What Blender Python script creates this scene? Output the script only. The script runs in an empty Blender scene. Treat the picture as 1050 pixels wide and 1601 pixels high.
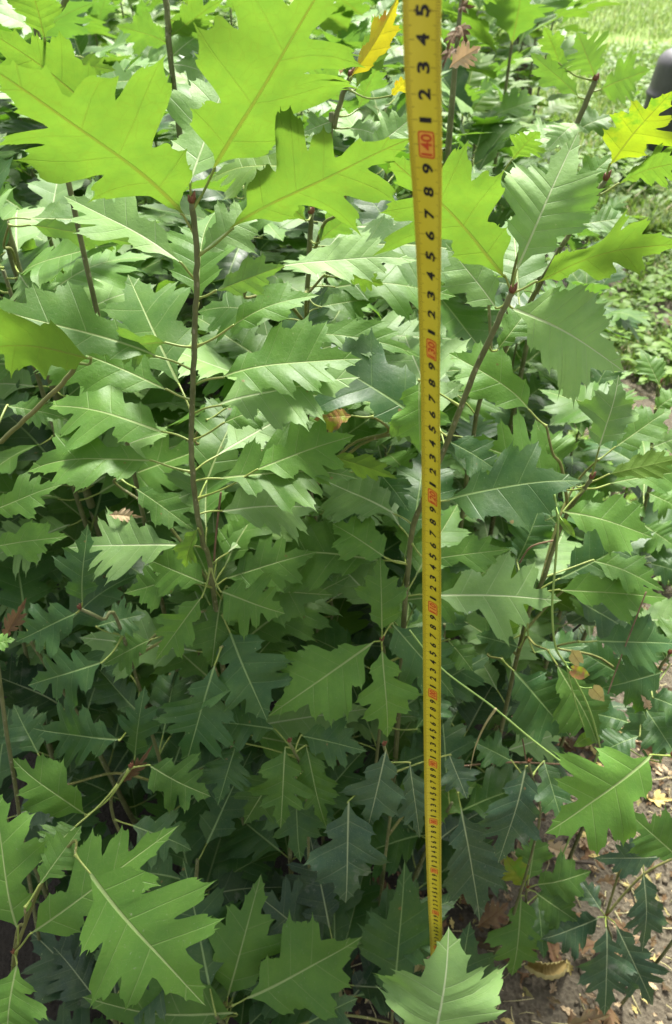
import bpy, math, random
import numpy as np
from mathutils import Vector, Matrix, Quaternion

sc = bpy.context.scene
COL = sc.collection
PI = math.pi

# ------------------------------------------------------------------ camera
F = 1156.0                      # focal length in photo pixels (photo 1050 x 1601)
PITCH = math.radians(39.36)
CAM = Vector((0, 0, 1.483))
cd = bpy.data.cameras.new('camera')
cam = bpy.data.objects.new('camera', cd); COL.objects.link(cam)
cam.location = CAM
cam.rotation_euler = (PI/2 - PITCH, 0, 0)
cd.sensor_fit = 'VERTICAL'; cd.sensor_height = 36.0
cd.lens = 36.0 * F / 1601.0
cd.clip_start = 0.01; cd.clip_end = 500
cd.dof.use_dof = True; cd.dof.focus_distance = 0.62; cd.dof.aperture_fstop = 11.0
sc.camera = cam

# ------------------------------------------------------------------ sky + sun
SUN_EL = math.radians(56); SUN_AZ = math.radians(12)    # azimuth from +Y towards +X
w = bpy.data.worlds.new('World'); sc.world = w; w.use_nodes = True
nt = w.node_tree; nt.nodes.clear()
out = nt.nodes.new('ShaderNodeOutputWorld'); bg = nt.nodes.new('ShaderNodeBackground')
sky = nt.nodes.new('ShaderNodeTexSky'); sky.sky_type = 'NISHITA'; sky.sun_disc = False
sky.sun_elevation = SUN_EL; sky.sun_rotation = SUN_AZ
sky.air_density = 1.2; sky.dust_density = 5.0; sky.ozone_density = 0.6
hs = nt.nodes.new('ShaderNodeHueSaturation'); hs.inputs['Saturation'].default_value = 0.22
nt.links.new(sky.outputs[0], hs.inputs['Color']); nt.links.new(hs.outputs[0], bg.inputs[0])
bg.inputs[1].default_value = 0.115
nt.links.new(bg.outputs[0], out.inputs[0])
sl = bpy.data.lights.new('sun', 'SUN'); sl.energy = 4.2; sl.angle = math.radians(12); sl.color = (1.0, 0.965, 0.89)
sun = bpy.data.objects.new('sun', sl); COL.objects.link(sun)
sd = Vector((math.sin(SUN_AZ)*math.cos(SUN_EL), math.cos(SUN_AZ)*math.cos(SUN_EL), math.sin(SUN_EL)))
sun.rotation_euler = sd.to_track_quat('Z', 'Y').to_euler()
sc.view_settings.view_transform = 'Standard'; sc.view_settings.look = 'None'
sc.view_settings.exposure = 1.32; sc.view_settings.gamma = 1.0; sc.view_settings.use_curve_mapping = False
sc.render.resolution_x = 672; sc.render.resolution_y = 1024
try:
    sc.cycles.max_bounces = 8; sc.cycles.transmission_bounces = 6; sc.cycles.diffuse_bounces = 5
except Exception: pass

# ------------------------------------------------------------------ pixel -> world
cp, sp = math.cos(PITCH), math.sin(PITCH)
def ray(x, y):
    a = (x - 525.0) / F; t = (y - 800.5) / F
    return Vector((a, cp - t*sp, -sp - t*cp))           # one unit of depth
def at_y(x, y, Y):
    r = ray(x, y); return CAM + r * (Y / r.y)
def at_d(x, y, d): return CAM + ray(x, y) * d
def at_z(x, y, Z=0.0):
    r = ray(x, y); return CAM + r * ((Z - CAM.z) / r.z)
def depth_of(p):
    v = p - CAM; return v.y*cp - v.z*sp

# ------------------------------------------------------------------ helpers
def mesh_obj(name, verts, faces, mat, parent=None, uvs=None, smooth=True, attrs=None, mats=None, matidx=None):
    me = bpy.data.meshes.new(name)
    me.from_pydata([tuple(v) for v in verts], [], faces)
    if uvs is not None:
        for ln, arr in uvs.items():
            ul = me.uv_layers.new(name=ln)
            li = np.zeros(len(me.loops), dtype=np.int32); me.loops.foreach_get('vertex_index', li)
            ul.data.foreach_set('uv', np.asarray(arr, dtype=np.float32)[li].ravel())
    if attrs is not None:
        for an, arr in attrs.items():
            at = me.attributes.new(an, 'FLOAT', 'POINT'); at.data.foreach_set('value', np.asarray(arr, dtype=np.float32))
    if smooth: me.polygons.foreach_set('use_smooth', [True]*len(me.polygons))
    for m in (mats or [mat]): me.materials.append(m)
    if matidx is not None: me.polygons.foreach_set('material_index', matidx)
    me.update()
    o = bpy.data.objects.new(name, me); COL.objects.link(o)
    if parent is not None: o.parent = parent
    return o
def tag(o, label=None, cat=None, group=None, kind=None):
    if label: o['label'] = label
    if cat: o['category'] = cat
    if group: o['group'] = group
    if kind: o['kind'] = kind
    return o
def empty(name, loc, label, cat, group=None):
    o = bpy.data.objects.new(name, None); COL.objects.link(o); o.location = loc
    o.empty_display_size = 0.05
    return tag(o, label, cat, group)
def smooth_path(pts, n=6):
    P = [Vector(p) for p in pts]
    if len(P) < 3: return [P[0].lerp(P[-1], i/n) for i in range(n+1)]
    out = []
    for i in range(len(P)-1):
        p0 = P[max(i-1, 0)]; p1 = P[i]; p2 = P[i+1]; p3 = P[min(i+2, len(P)-1)]
        for k in range(n):
            t = k/n
            out.append(0.5*((2*p1) + (p2-p0)*t + (2*p0-5*p1+4*p2-p3)*t*t + (3*p1-p0-3*p2+p3)*t**3))
    out.append(P[-1]); return out
def tube_data(path, radii, seg=8, rng=None, rough=0.0, cap=True):
    """path list of Vector, radii list or (r0, r1)"""
    n = len(path)
    if not hasattr(radii, '__len__') : radii = [radii]*n
    if len(radii) == 2 and n != 2: radii = [radii[0]+(radii[1]-radii[0])*i/(n-1) for i in range(n)]
    V = []; Fc = []; uv = []
    ref = None; L = 0
    for i, p in enumerate(path):
        t = (path[min(i+1, n-1)] - path[max(i-1, 0)]).normalized()
        if ref is None: ref = t.orthogonal().normalized()
        ref = (ref - t*ref.dot(t)).normalized(); b = t.cross(ref)
        if i: L += (p - path[i-1]).length
        for k in range(seg):
            a = 2*PI*k/seg; r = radii[i]
            if rng and rough: r *= 1 + rng.uniform(-rough, rough)
            V.append(p + (ref*math.cos(a) + b*math.sin(a))*r); uv.append((L*10, k/seg))
    for i in range(n-1):
        for k in range(seg):
            k2 = (k+1) % seg
            Fc.append((i*seg+k, i*seg+k2, (i+1)*seg+k2, (i+1)*seg+k))
    if cap:
        Fc.append(tuple(range(seg-1, -1, -1))); Fc.append(tuple((n-1)*seg+k for k in range(seg)))
    return V, Fc, uv
def tube(name, path, radii, mat, parent=None, seg=8, rng=None, rough=0.0):
    V, Fc, uv = tube_data(path, radii, seg, rng, rough)
    return mesh_obj(name, V, Fc, mat, parent)

# ------------------------------------------------------------------ materials
def newmat(name):
    m = bpy.data.materials.new(name); m.use_nodes = True
    n = m.node_tree; n.nodes.clear()
    return m, n
def N(nt, t, **kw):
    x = nt.nodes.new(t)
    for k, v in kw.items():
        if k.startswith('in_'): x.inputs[k[3:].replace('_', ' ')].default_value = v
        else: setattr(x, k, v)
    return x
def mathn(nt, op, a, b=None, clamp=False):
    x = nt.nodes.new('ShaderNodeMath'); x.operation = op; x.use_clamp = clamp
    for i, v in enumerate((a, b)):
        if v is None: continue
        if isinstance(v, (int, float)): x.inputs[i].default_value = v
        else: nt.links.new(v, x.inputs[i])
    return x.outputs[0]
def mixc(nt, f, a, b, blend='MIX'):
    x = nt.nodes.new('ShaderNodeMix'); x.data_type = 'RGBA'; x.blend_type = blend
    for s, v in ((0, f), (6, a), (7, b)):
        if isinstance(v, (int, float)): x.inputs[s].default_value = v
        elif isinstance(v, tuple): x.inputs[s].default_value = v if len(v) == 4 else v + (1,)
        else: nt.links.new(v, x.inputs[s])
    return x.outputs[2]
def ramp(nt, f, stops):
    x = nt.nodes.new('ShaderNodeValToRGB'); e = x.color_ramp.elements
    while len(e) < len(stops): e.new(0.5)
    for i, (p, c) in enumerate(stops):
        e[i].position = p; e[i].color = c if len(c) == 4 else c + (1,)
    nt.links.new(f, x.inputs[0]); return x.outputs[0]

def leaf_material(name, up, under, trans, vein, rough=0.49, tfac=0.42, blotch=None, bamt=0.0, spec=0.37, veinstr=0.85, vtrans=None, marg=None):
    m, nt = newmat(name)
    o = N(nt, 'ShaderNodeOutputMaterial')
    uv = N(nt, 'ShaderNodeUVMap', uv_map='plane'); uq = N(nt, 'ShaderNodeUVMap', uv_map='vein')
    sep = N(nt, 'ShaderNodeSeparateXYZ'); nt.links.new(uq.outputs[0], sep.inputs[0])
    sepu = N(nt, 'ShaderNodeSeparateXYZ'); nt.links.new(uv.outputs[0], sepu.inputs[0])
    at_t = N(nt, 'ShaderNodeAttribute', attribute_name='tint', attribute_type='OBJECT')
    at_g = N(nt, 'ShaderNodeAttribute', attribute_name='lt', attribute_type='GEOMETRY')
    tint = mathn(nt, 'ADD', at_t.outputs['Fac'], at_g.outputs['Fac'])
    info = N(nt, 'ShaderNodeObjectInfo')
    # noise coordinates: leaf plane shifted per object
    sh = N(nt, 'ShaderNodeVectorMath', operation='ADD'); nt.links.new(uv.outputs[0], sh.inputs[0])
    cmb = N(nt, 'ShaderNodeCombineXYZ')
    nt.links.new(mathn(nt, 'ADD', mathn(nt, 'MULTIPLY', info.outputs['Random'], 37.0), mathn(nt, 'MULTIPLY', at_g.outputs['Fac'], 11.0)), cmb.inputs[2]); nt.links.new(cmb.outputs[0], sh.inputs[1])
    co = sh.outputs[0]
    n1 = N(nt, 'ShaderNodeTexNoise', in_Scale=5.0, in_Detail=4.0, in_Roughness=0.6); nt.links.new(co, n1.inputs['Vector'])
    n2 = N(nt, 'ShaderNodeTexNoise', in_Scale=38.0, in_Detail=2.0); nt.links.new(co, n2.inputs['Vector'])
    vo = N(nt, 'ShaderNodeTexVoronoi', feature='DISTANCE_TO_EDGE', in_Scale=26.0); nt.links.new(co, vo.inputs['Vector'])
    vs = N(nt, 'ShaderNodeTexVoronoi', feature='F1', in_Scale=7.0); nt.links.new(co, vs.inputs['Vector'])
    # secondary veins at whole values of the first 'vein' coordinate
    fr = mathn(nt, 'ABSOLUTE', mathn(nt, 'SUBTRACT', mathn(nt, 'FRACT', mathn(nt, 'ADD', sep.outputs[0], 0.5)), 0.5))
    r = sep.outputs[1]
    wv = mathn(nt, 'MAXIMUM', mathn(nt, 'SUBTRACT', 0.030, mathn(nt, 'MULTIPLY', r, 0.06)), 0.010)
    sec = mathn(nt, 'SUBTRACT', 1.0, mathn(nt, 'DIVIDE', fr, wv), clamp=True)
    # half-way minor veins, fainter
    fr2 = mathn(nt, 'ABSOLUTE', mathn(nt, 'SUBTRACT', mathn(nt, 'FRACT', mathn(nt, 'MULTIPLY', sep.outputs[0], 3.0)), 0.5))
    mn = mathn(nt, 'MULTIPLY', mathn(nt, 'SUBTRACT', 1.0, mathn(nt, 'DIVIDE', fr2, 0.07), clamp=True), 0.0)
    mw = mathn(nt, 'ADD', mathn(nt, 'MULTIPLY', mathn(nt, 'SUBTRACT', 1.0, sepu.outputs[0]), 0.0062), 0.0022)
    mid = mathn(nt, 'MULTIPLY', mathn(nt, 'SUBTRACT', 1.25, mathn(nt, 'DIVIDE', mathn(nt, 'ABSOLUTE', sepu.outputs[1]), mw)), 2.0, clamp=True)
    tert = mathn(nt, 'MULTIPLY', mathn(nt, 'SUBTRACT', 1.0, mathn(nt, 'DIVIDE', vo.outputs['Distance'], 0.06), clamp=True), 0.08)
    vein_f = mathn(nt, 'MAXIMUM', mathn(nt, 'MAXIMUM', mid, mathn(nt, 'MULTIPLY', sec, 0.42)), mathn(nt, 'MAXIMUM', mn, tert))
    vf = mathn(nt, 'MULTIPLY', vein_f, veinstr)
    # base colours
    tv = mathn(nt, 'ADD', mathn(nt, 'MULTIPLY', tint, 0.5), 0.5, clamp=True)
    dark = tuple(c*0.55 for c in up); light = (min(up[0]*2.3, 1), up[1]*1.85, up[2]*1.7)
    upc = mixc(nt, tv, dark, light)
    ng = mathn(nt, 'MULTIPLY', mathn(nt, 'SUBTRACT', n1.outputs[0], 0.36), 1.6, clamp=True)
    upc = mixc(nt, ng, mixc(nt, 0.28, upc, (0.02, 0.055, 0.03)), mixc(nt, 0.16, upc, (0.30, 0.40, 0.06)))
    spots = mathn(nt, 'MULTIPLY', mathn(nt, 'LESS_THAN', vs.outputs['Distance'], 0.035), 0.75)
    upc = mixc(nt, spots, upc, (0.33, 0.42, 0.16))
    v3 = N(nt, 'ShaderNodeTexVoronoi', feature='F1', in_Scale=3.1); nt.links.new(co, v3.inputs['Vector'])
    dn = N(nt, 'ShaderNodeTexNoise', in_Scale=60.0, in_Detail=3.0); nt.links.new(co, dn.inputs['Vector'])
    sp2 = mathn(nt, 'LESS_THAN', mathn(nt, 'ADD', v3.outputs['Distance'], mathn(nt, 'MULTIPLY', dn.outputs[0], 0.06)), 0.072)
    upc = mixc(nt, mathn(nt, 'MULTIPLY', sp2, .8), upc, (0.20, 0.12, 0.045))
    dust = mathn(nt, 'MULTIPLY', mathn(nt, 'SUBTRACT', dn.outputs[0], 0.66), 8.0, clamp=True)
    upc = mixc(nt, mathn(nt, 'MULTIPLY', dust, .35), upc, (0.42, 0.44, 0.32))
    upc = mixc(nt, vf, upc, vein)
    unc = mixc(nt, mathn(nt, 'MULTIPLY', vein_f, 0.35), under, tuple(c*0.9 for c in vein))
    trd = tuple(c*0.55 for c in trans)
    trc = mixc(nt, tv, mixc(nt, 0.5, trans, trd), trans)
    trc = mixc(nt, mathn(nt, 'MULTIPLY', ng, 0.75), trc, tuple(min(1, c*1.5) for c in trans))
    trc = mixc(nt, mathn(nt, 'MULTIPLY', mathn(nt, 'MAXIMUM', vein_f, mathn(nt, 'MULTIPLY', tert, 4.0)), 0.7), trc, vtrans or (0.16, 0.17, 0.02))
    pn = N(nt, 'ShaderNodeTexNoise', in_Scale=11.0, in_Detail=5.0, in_Roughness=0.6); nt.links.new(co, pn.inputs['Vector'])
    pf = mathn(nt, 'MULTIPLY', mathn(nt, 'SUBTRACT', pn.outputs[0], 0.42), 3.0, clamp=True)
    trc = mixc(nt, mathn(nt, 'MULTIPLY', pf, 0.45), trc, (trans[0]*.55, trans[1]*.72, trans[2]))
    if blotch:
        bn = N(nt, 'ShaderNodeTexNoise', in_Scale=3.2, in_Detail=6.0, in_Roughness=0.65); nt.links.new(co, bn.inputs['Vector'])
        bf = mathn(nt, 'MULTIPLY', mathn(nt, 'SUBTRACT', bn.outputs[0], 0.62-0.25*bamt), 9.0, clamp=True)
        bf = mathn(nt, 'MULTIPLY', bf, min(1.0, 0.5+bamt))
        upc = mixc(nt, bf, upc, blotch); unc = mixc(nt, bf, unc, blotch); trc = mixc(nt, bf, trc, tuple(c*0.8 for c in blotch))
    geo = N(nt, 'ShaderNodeNewGeometry')
    col = mixc(nt, geo.outputs['Backfacing'], upc, unc)
    bs = N(nt, 'ShaderNodeBsdfPrincipled'); nt.links.new(col, bs.inputs['Base Color'])
    rg = mathn(nt, 'ADD', mathn(nt, 'MULTIPLY', n1.outputs[0], 0.22), rough-0.1)
    rg = mathn(nt, 'ADD', rg, mathn(nt, 'MULTIPLY', geo.outputs['Backfacing'], 0.25))
    nt.links.new(rg, bs.inputs['Roughness']); bs.inputs['Specular IOR Level'].default_value = spec
    # relief: sunken veins, blade bulging between them, fine grain
    h = mathn(nt, 'SUBTRACT', mathn(nt, 'MULTIPLY', mathn(nt, 'POWER', mathn(nt, 'MULTIPLY', fr, 2.0), 0.5), 0.6), mathn(nt, 'MULTIPLY', vein_f, 0.9))
    h = mathn(nt, 'ADD', h, mathn(nt, 'MULTIPLY', n2.outputs[0], 0.30)); h = mathn(nt, 'ADD', h, mathn(nt, 'MULTIPLY', n1.outputs[0], 1.3))
    bp = N(nt, 'ShaderNodeBump', in_Strength=0.55, in_Distance=0.0011); nt.links.new(h, bp.inputs['Height'])
    nt.links.new(bp.outputs[0], bs.inputs['Normal'])
    tr = N(nt, 'ShaderNodeBsdfTranslucent'); nt.links.new(trc, tr.inputs[0]); nt.links.new(bp.outputs[0], tr.inputs['Normal'])
    mx = N(nt, 'ShaderNodeMixShader'); mx.inputs[0].default_value = tfac
    nt.links.new(bs.outputs[0], mx.inputs[1]); nt.links.new(tr.outputs[0], mx.inputs[2]); nt.links.new(mx.outputs[0], o.inputs[0])
    return m

M = {}
VE = (0.40, 0.52, 0.20)
M['leaf'] = leaf_material('oak_leaf', (0.076, 0.208, 0.030), (0.16, 0.27, 0.09), (0.14, 0.28, 0.022), VE)
M['grey'] = leaf_material('oak_leaf_pale_sheen', (0.125, 0.262, 0.080), (0.17, 0.27, 0.12), (0.20, 0.42, 0.04), (0.46, 0.55, 0.30), rough=0.54, tfac=0.25, spec=0.34)  # pale green with the sky sheen of upper faces partly painted in
M['dark'] = leaf_material('oak_leaf_shaded', (0.021, 0.074, 0.019), (0.10, 0.18, 0.07), (0.14, 0.34, 0.015), (0.24, 0.36, 0.13), rough=0.46, tfac=0.25)  # darker copy of the leaf green, lower canopy shade painted into it
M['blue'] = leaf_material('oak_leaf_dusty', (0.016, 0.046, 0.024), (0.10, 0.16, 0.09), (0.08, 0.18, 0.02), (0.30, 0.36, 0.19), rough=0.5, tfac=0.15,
                          blotch=(0.24, 0.25, 0.20), bamt=0.05)
M['lime'] = leaf_material('oak_leaf_fresh', (0.12, 0.27, 0.028), (0.15, 0.26, 0.04), (0.145, 0.275, 0.022), (0.40, 0.52, 0.14), tfac=0.46, vtrans=(0.13, 0.13, 0.012))
M['yellow'] = leaf_material('oak_leaf_yellowing', (0.30, 0.38, 0.02), (0.42, 0.48, 0.04), (0.26, 0.36, 0.012), (0.16, 0.19, 0.03), tfac=0.5, blotch=(0.16, 0.34, 0.02), bamt=0.45)
M['autumn'] = leaf_material('oak_leaf_turning_red', (0.50, 0.38, 0.02), (0.55, 0.42, 0.04), (0.36, 0.33, 0.01), (0.12, 0.13, 0.02), tfac=0.5, blotch=(0.60, 0.17, 0.03), bamt=0.12)
M['spotted'] = leaf_material('oak_leaf_half_brown', (0.24, 0.34, 0.03), (0.3, 0.36, 0.06), (0.6, 0.7, 0.02), VE, tfac=0.3, blotch=(0.42, 0.22, 0.08), bamt=0.85)
M['dead'] = leaf_material('dead_leaf_brown', (0.115, 0.070, 0.042), (0.16, 0.10, 0.065), (0.14, 0.08, 0.04), (0.12, 0.05, 0.02), rough=0.7, tfac=0.18, spec=0.2,
                          blotch=(0.10, 0.05, 0.025), bamt=0.3)
M['peach'] = leaf_material('dead_leaf_pale', (0.60, 0.41, 0.27), (0.62, 0.45, 0.32), (0.5, 0.30, 0.16), (0.45, 0.26, 0.15), rough=0.7, tfac=0.25, spec=0.2,
                           blotch=(0.34, 0.17, 0.09), bamt=0.1)
M['straw'] = leaf_material('dead_leaf_straw', (0.48, 0.42, 0.17), (0.5, 0.44, 0.2), (0.4, 0.34, 0.1), (0.3, 0.22, 0.08), rough=0.7, tfac=0.2, spec=0.2)

def plain(name, c1, c2, scale=60, rough=0.6, bump=0.0006, stretch=(1, 1, 1), spec=0.4, c3=None):
    m, nt = newmat(name); o = N(nt, 'ShaderNodeOutputMaterial'); bs = N(nt, 'ShaderNodeBsdfPrincipled')
    tc = N(nt, 'ShaderNodeTexCoord'); mp = N(nt, 'ShaderNodeMapping'); nt.links.new(tc.outputs['Object'], mp.inputs[0])
    mp.inputs['Scale'].default_value = stretch
    n1 = N(nt, 'ShaderNodeTexNoise', in_Scale=scale, in_Detail=5.0, in_Roughness=0.65); nt.links.new(mp.outputs[0], n1.inputs['Vector'])
    f = mathn(nt, 'MULTIPLY', mathn(nt, 'SUBTRACT', n1.outputs[0], 0.32), 2.6, clamp=True)
    c = mixc(nt, f, c1, c2)
    if c3:
        vo = N(nt, 'ShaderNodeTexVoronoi', in_Scale=scale*2.4); nt.links.new(mp.outputs[0], vo.inputs['Vector'])
        c = mixc(nt, mathn(nt, 'MULTIPLY', mathn(nt, 'LESS_THAN', vo.outputs['Distance'], 0.20), 0.8), c, c3)
    nt.links.new(c, bs.inputs['Base Color']); bs.inputs['Roughness'].default_value = rough; bs.inputs['Specular IOR Level'].default_value = spec
    bp = N(nt, 'ShaderNodeBump', in_Strength=0.6, in_Distance=bump); nt.links.new(n1.outputs[0], bp.inputs['Height']); nt.links.new(bp.outputs[0], bs.inputs['Normal'])
    nt.links.new(bs.outputs[0], o.inputs[0]); return m
M['bark'] = plain('sapling_bark', (0.085, 0.100, 0.032), (0.19, 0.205, 0.085), 70, 0.65, 0.0008, (1, 1, 0.5), c3=(0.27, 0.26, 0.16))
M['bark_green'] = plain('young_green_bark', (0.12, 0.14, 0.035), (0.22, 0.22, 0.07), 70, 0.5, 0.0004, (1, 1, 0.3), c3=(0.33, 0.28, 0.16))
M['bark_dark'] = plain('dark_bark', (0.035, 0.028, 0.022), (0.09, 0.07, 0.05), 30, 0.85, 0.004, (1, 1, 0.3))
M['petiole'] = plain('petiole_green', (0.17, 0.25, 0.04), (0.30, 0.34, 0.09), 60, 0.45, 0.0002)
M['bud'] = plain('bud_brown', (0.10, 0.035, 0.018), (0.20, 0.08, 0.035), 300, 0.55, 0.0005)
M['vine'] = plain('vine_stem_green', (0.20, 0.34, 0.07), (0.30, 0.42, 0.12), 80, 0.5, 0.0002)
M['hay'] = plain('dry_grass_straw', (0.34, 0.30, 0.13), (0.46, 0.42, 0.22), 80, 0.6, 0.0002)
M['twigdry'] = plain('dry_twig', (0.14, 0.085, 0.05), (0.26, 0.17, 0.10), 80, 0.8, 0.0006)

# ------------------------------------------------------------------ the oak leaf
def side_profile(rng, nl, sinus, wid):
    """(q, r) outline of one half: r measured along the lateral veins; also vein origins"""
    q0 = rng.uniform(.13, .20); q1 = rng.uniform(.53, .60)
    qs = [q0 + (q1-q0)*(i/(nl-1))**.95 + rng.uniform(-.015, .015) for i in range(nl)]
    pk = rng.uniform(.45, .70)
    env = [wid*(0.60 + 0.42*math.exp(-((i/(nl-1)-pk)/.42)**2))*rng.uniform(0.90, 1.10) for i in range(nl)]
    env[0] *= rng.uniform(.62, .95)
    pts = [(0.0, 0.004), (0.03, 0.008), (0.05, 0.014+0.02*rng.random())]
    rs = [min(.92, rng.uniform(.75, 1.25)*sinus) for _ in range(nl+1)]
    for i in range(nl):
        hl = (qs[1]-qs[0])*.5*.95 if i == 0 else (qs[i]-qs[i-1])/2
        hr = (qs[i+1]-qs[i])/2 if i < nl-1 else (qs[i]-qs[i-1])*.42
        r = env[i]
        rl = 0.055 if i == 0 else min(env[i], env[i-1])*rs[i]
        rr = (min(env[i], env[i+1]) if i < nl-1 else env[i]*.50)*rs[i+1]
        q = qs[i]
        # rounded sinus flank, broad wavy shoulder, short bristle teeth
        for t, g in ((.95, .02), (.89, .10), (.83, .34), (.76, .68), (.66, .90), (.55, 1.0)): pts.append((q - hl*t, rl + max(0, r*.87-rl)*g))
        if rng.random() < .6:
            t = rng.uniform(.36, .44); pts += [(q - hl*(t+.03), r*.84), (q - hl*t, r*rng.uniform(.90, .95)), (q - hl*(t-.05), r*.86)]
        else: pts.append((q - hl*.4, r*.85))
        pts += [(q - hl*.20, r*.89), (q - hl*.07, r*.95), (q - hl*.02, r*1.03), (q + hr*.03, r*.96), (q + hr*.18, r*.86)]
        if rng.random() < .8:
            t = rng.uniform(.34, .44); pts += [(q + hr*(t-.05), r*.82), (q + hr*t, r*rng.uniform(.86, .94)), (q + hr*(t+.035), r*.79)]
        else: pts.append((q + hr*.4, r*.80))
        for t, g in ((.52, .98), (.63, .88), (.74, .66), (.83, .32), (.90, .10), (.96, .02)): pts.append((q + hr*t, rr + max(0, r*.83-rr)*g))
        pts.append((q+hr, rr*0.96))
    qe = pts[-1][0]; rr = pts[-1][1]; t1 = wid*rng.uniform(.26, .36); rem = 1-qe
    pts += [(qe+rem*.08, rr*.96), (qe+rem*.20, max(rr*.9, t1*.90)), (qe+rem*.27, t1*1.08), (qe+rem*.31, t1*.86), (qe+rem*.45, t1*.68),
            (qe+rem*.54, t1*.62), (qe+rem*.59, t1*.70), (qe+rem*.63, t1*.50), (qe+rem*.80, t1*.26), (qe+rem*.95, t1*.035), (1.0, 0.0)]
    out = []; last = -1
    for q, r in pts:
        if q <= last: q = last + 1.3e-3
        out.append((q, r)); last = q
    return out, qs

RF = np.array([0, .16, .40, .66, .86, 1.0])
def leaf_arrays(seed, length, width, bend=0.5, fold=0.12, curl=0.2, wave=0.5, twist=0.0, nl=4, sinus=0.62, gap=0.0):
    """vertices in leaf space: base at origin, tip chord along +X, upper face +Z.  length = base-tip chord"""
    rng = random.Random(seed)
    prof = [side_profile(rng, nl, sinus, 0.40) for _ in range(2)]
    if rng.random() < 0.5: prof = prof[::-1]
    qall = sorted(set([round(q, 4) for p, _ in prof for q, _ in p] + [i/14 for i in range(15)]))
    q = np.array(qall); q = q[(q >= 0) & (q <= 1)]
    keep = [0]
    for i in range(1, len(q)):
        if q[i]-q[keep[-1]] > 0.0016 or i == len(q)-1: keep.append(i)
    q = q[keep]
    nq = len(q); nr = len(RF)
    ang = np.radians(64 - 14*q - 28*np.clip((q-.66)/.34, 0, 1))
    V = []; U1 = []; U2 = []
    halfw = 0.0; halves = []
    for s, (p, qs) in zip((1, -1), prof):
        pq = np.array([a for a, _ in p]); pr = np.array([b for _, b in p])
        rm = np.interp(q, pq, pr)
        xi = q[:, None] + (rm[:, None]*RF[None, :])*np.cos(ang)[:, None]*(1-0.12*RF[None, :]) - 0.0
        yi = rm[:, None]*RF[None, :]*np.sin(ang)[:, None]
        xi = q[:, None] + (xi - q[:, None])*(1 + 0.10*RF[None, :])
        halfw += yi.max()
        knots = [0.0] + list(qs) + [1.0]
        kv = [-0.5-0.0, ] + list(range(len(qs))) + [len(qs)+0.55]
        kv[0] = -max(0.7, qs[0]/((qs[1]-qs[0])))
        ph = np.interp(q, knots, kv)
        halves.append((s, xi, yi, rm, ph))
    xmax = max(h[1].max() for h in halves)
    wn = width/halfw/length if halfw else 1
    X = []; Yv = []; 
    for s, xi, yi, rm, ph in halves:
        x = xi/max(1.0, xmax); y = yi*s*wn
        X.append(x.ravel()); Yv.append(y.ravel())
        U1.append(np.stack([x.ravel(), (yi*s).ravel()], 1))
        U2.append(np.stack([np.repeat(ph, nr), (rm[:, None]*RF[None, :]).ravel()], 1))
    x = np.concatenate(X); y = np.concatenate(Yv); U1 = np.concatenate(U1); U2 = np.concatenate(U2)
    # out of plane relief
    p1, p2, p3, p4 = [rng.uniform(0, 6.28) for _ in range(4)]
    ay = np.abs(y)/0.36
    fr = np.abs((U2[:, 0] + .5) % 1.0 - .5)*2          # 0 on lateral vein, 1 between
    z = fold*np.abs(y) - curl*y*y*1.6
    z += wave*0.045*np.sin(9*x + p1 + 1.2*np.sign(y))*ay**1.5 + wave*0.028*np.sin(19*x + p2*np.sign(y))*ay**2
    z += 0.009*(fr*fr*(3-2*fr))*np.clip(ay*1.6, 0, 1)*(1-0.5*ay) + 0.012*np.sin(7*x+9*y+p3)
    # midrib bend: arc of total angle `bend` (tip droops for bend > 0), with S component
    B = bend
    th = -B*(x - 0.5) + rng.uniform(-.10, .10)*np.sin(2*PI*x)*1.0
    xs = np.linspace(-0.1, 1.3, 141); ths = -B*(xs-0.5)
    cx = np.concatenate([[0], np.cumsum(np.cos((ths[1:]+ths[:-1])/2))*(xs[1]-xs[0])]); cz = np.concatenate([[0], np.cumsum(np.sin((ths[1:]+ths[:-1])/2))*(xs[1]-xs[0])])
    x0 = np.interp(0, xs, cx); z0 = np.interp(0, xs, cz); x1 = np.interp(1, xs, cx); z1 = np.interp(1, xs, cz)
    MX = np.interp(x, xs, cx)-x0; MZ = np.interp(x, xs, cz)-z0
    ch = math.hypot(x1-x0, z1-z0); ca, sa = (x1-x0)/ch, (z1-z0)/ch
    PX = MX - np.sin(th)*z; PZ = MZ + np.cos(th)*z
    QX = (PX*ca + PZ*sa)/ch; QZ = (-PX*sa + PZ*ca)/ch
    # twist along the length
    tw = twist*(x-0.3); ct, st = np.cos(tw), np.sin(tw)
    Y2 = y*ct - QZ*st; Z2 = y*st + QZ*ct
    V = np.stack([QX*length, Y2*length, Z2*length], 1)
    Fc = []
    for hidx in range(2):
        o = hidx*nq*nr
        for i in range(nq-1):
            for k in range(nr-1):
                a = o+i*nr+k; b = a+1; c = a+nr+1; d = a+nr
                Fc.append((a, d, c, b) if hidx == 0 else (a, b, c, d))
    return V, Fc, U1, U2
def frame(axis, normal):
    x = axis.normalized(); z = (normal - x*normal.dot(x))
    if z.length < 1e-5: z = x.orthogonal()
    z.normalize(); y = z.cross(x)
    return Matrix(((x.x, y.x, z.x), (x.y, y.y, z.y), (x.z, y.z, z.z)))

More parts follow.
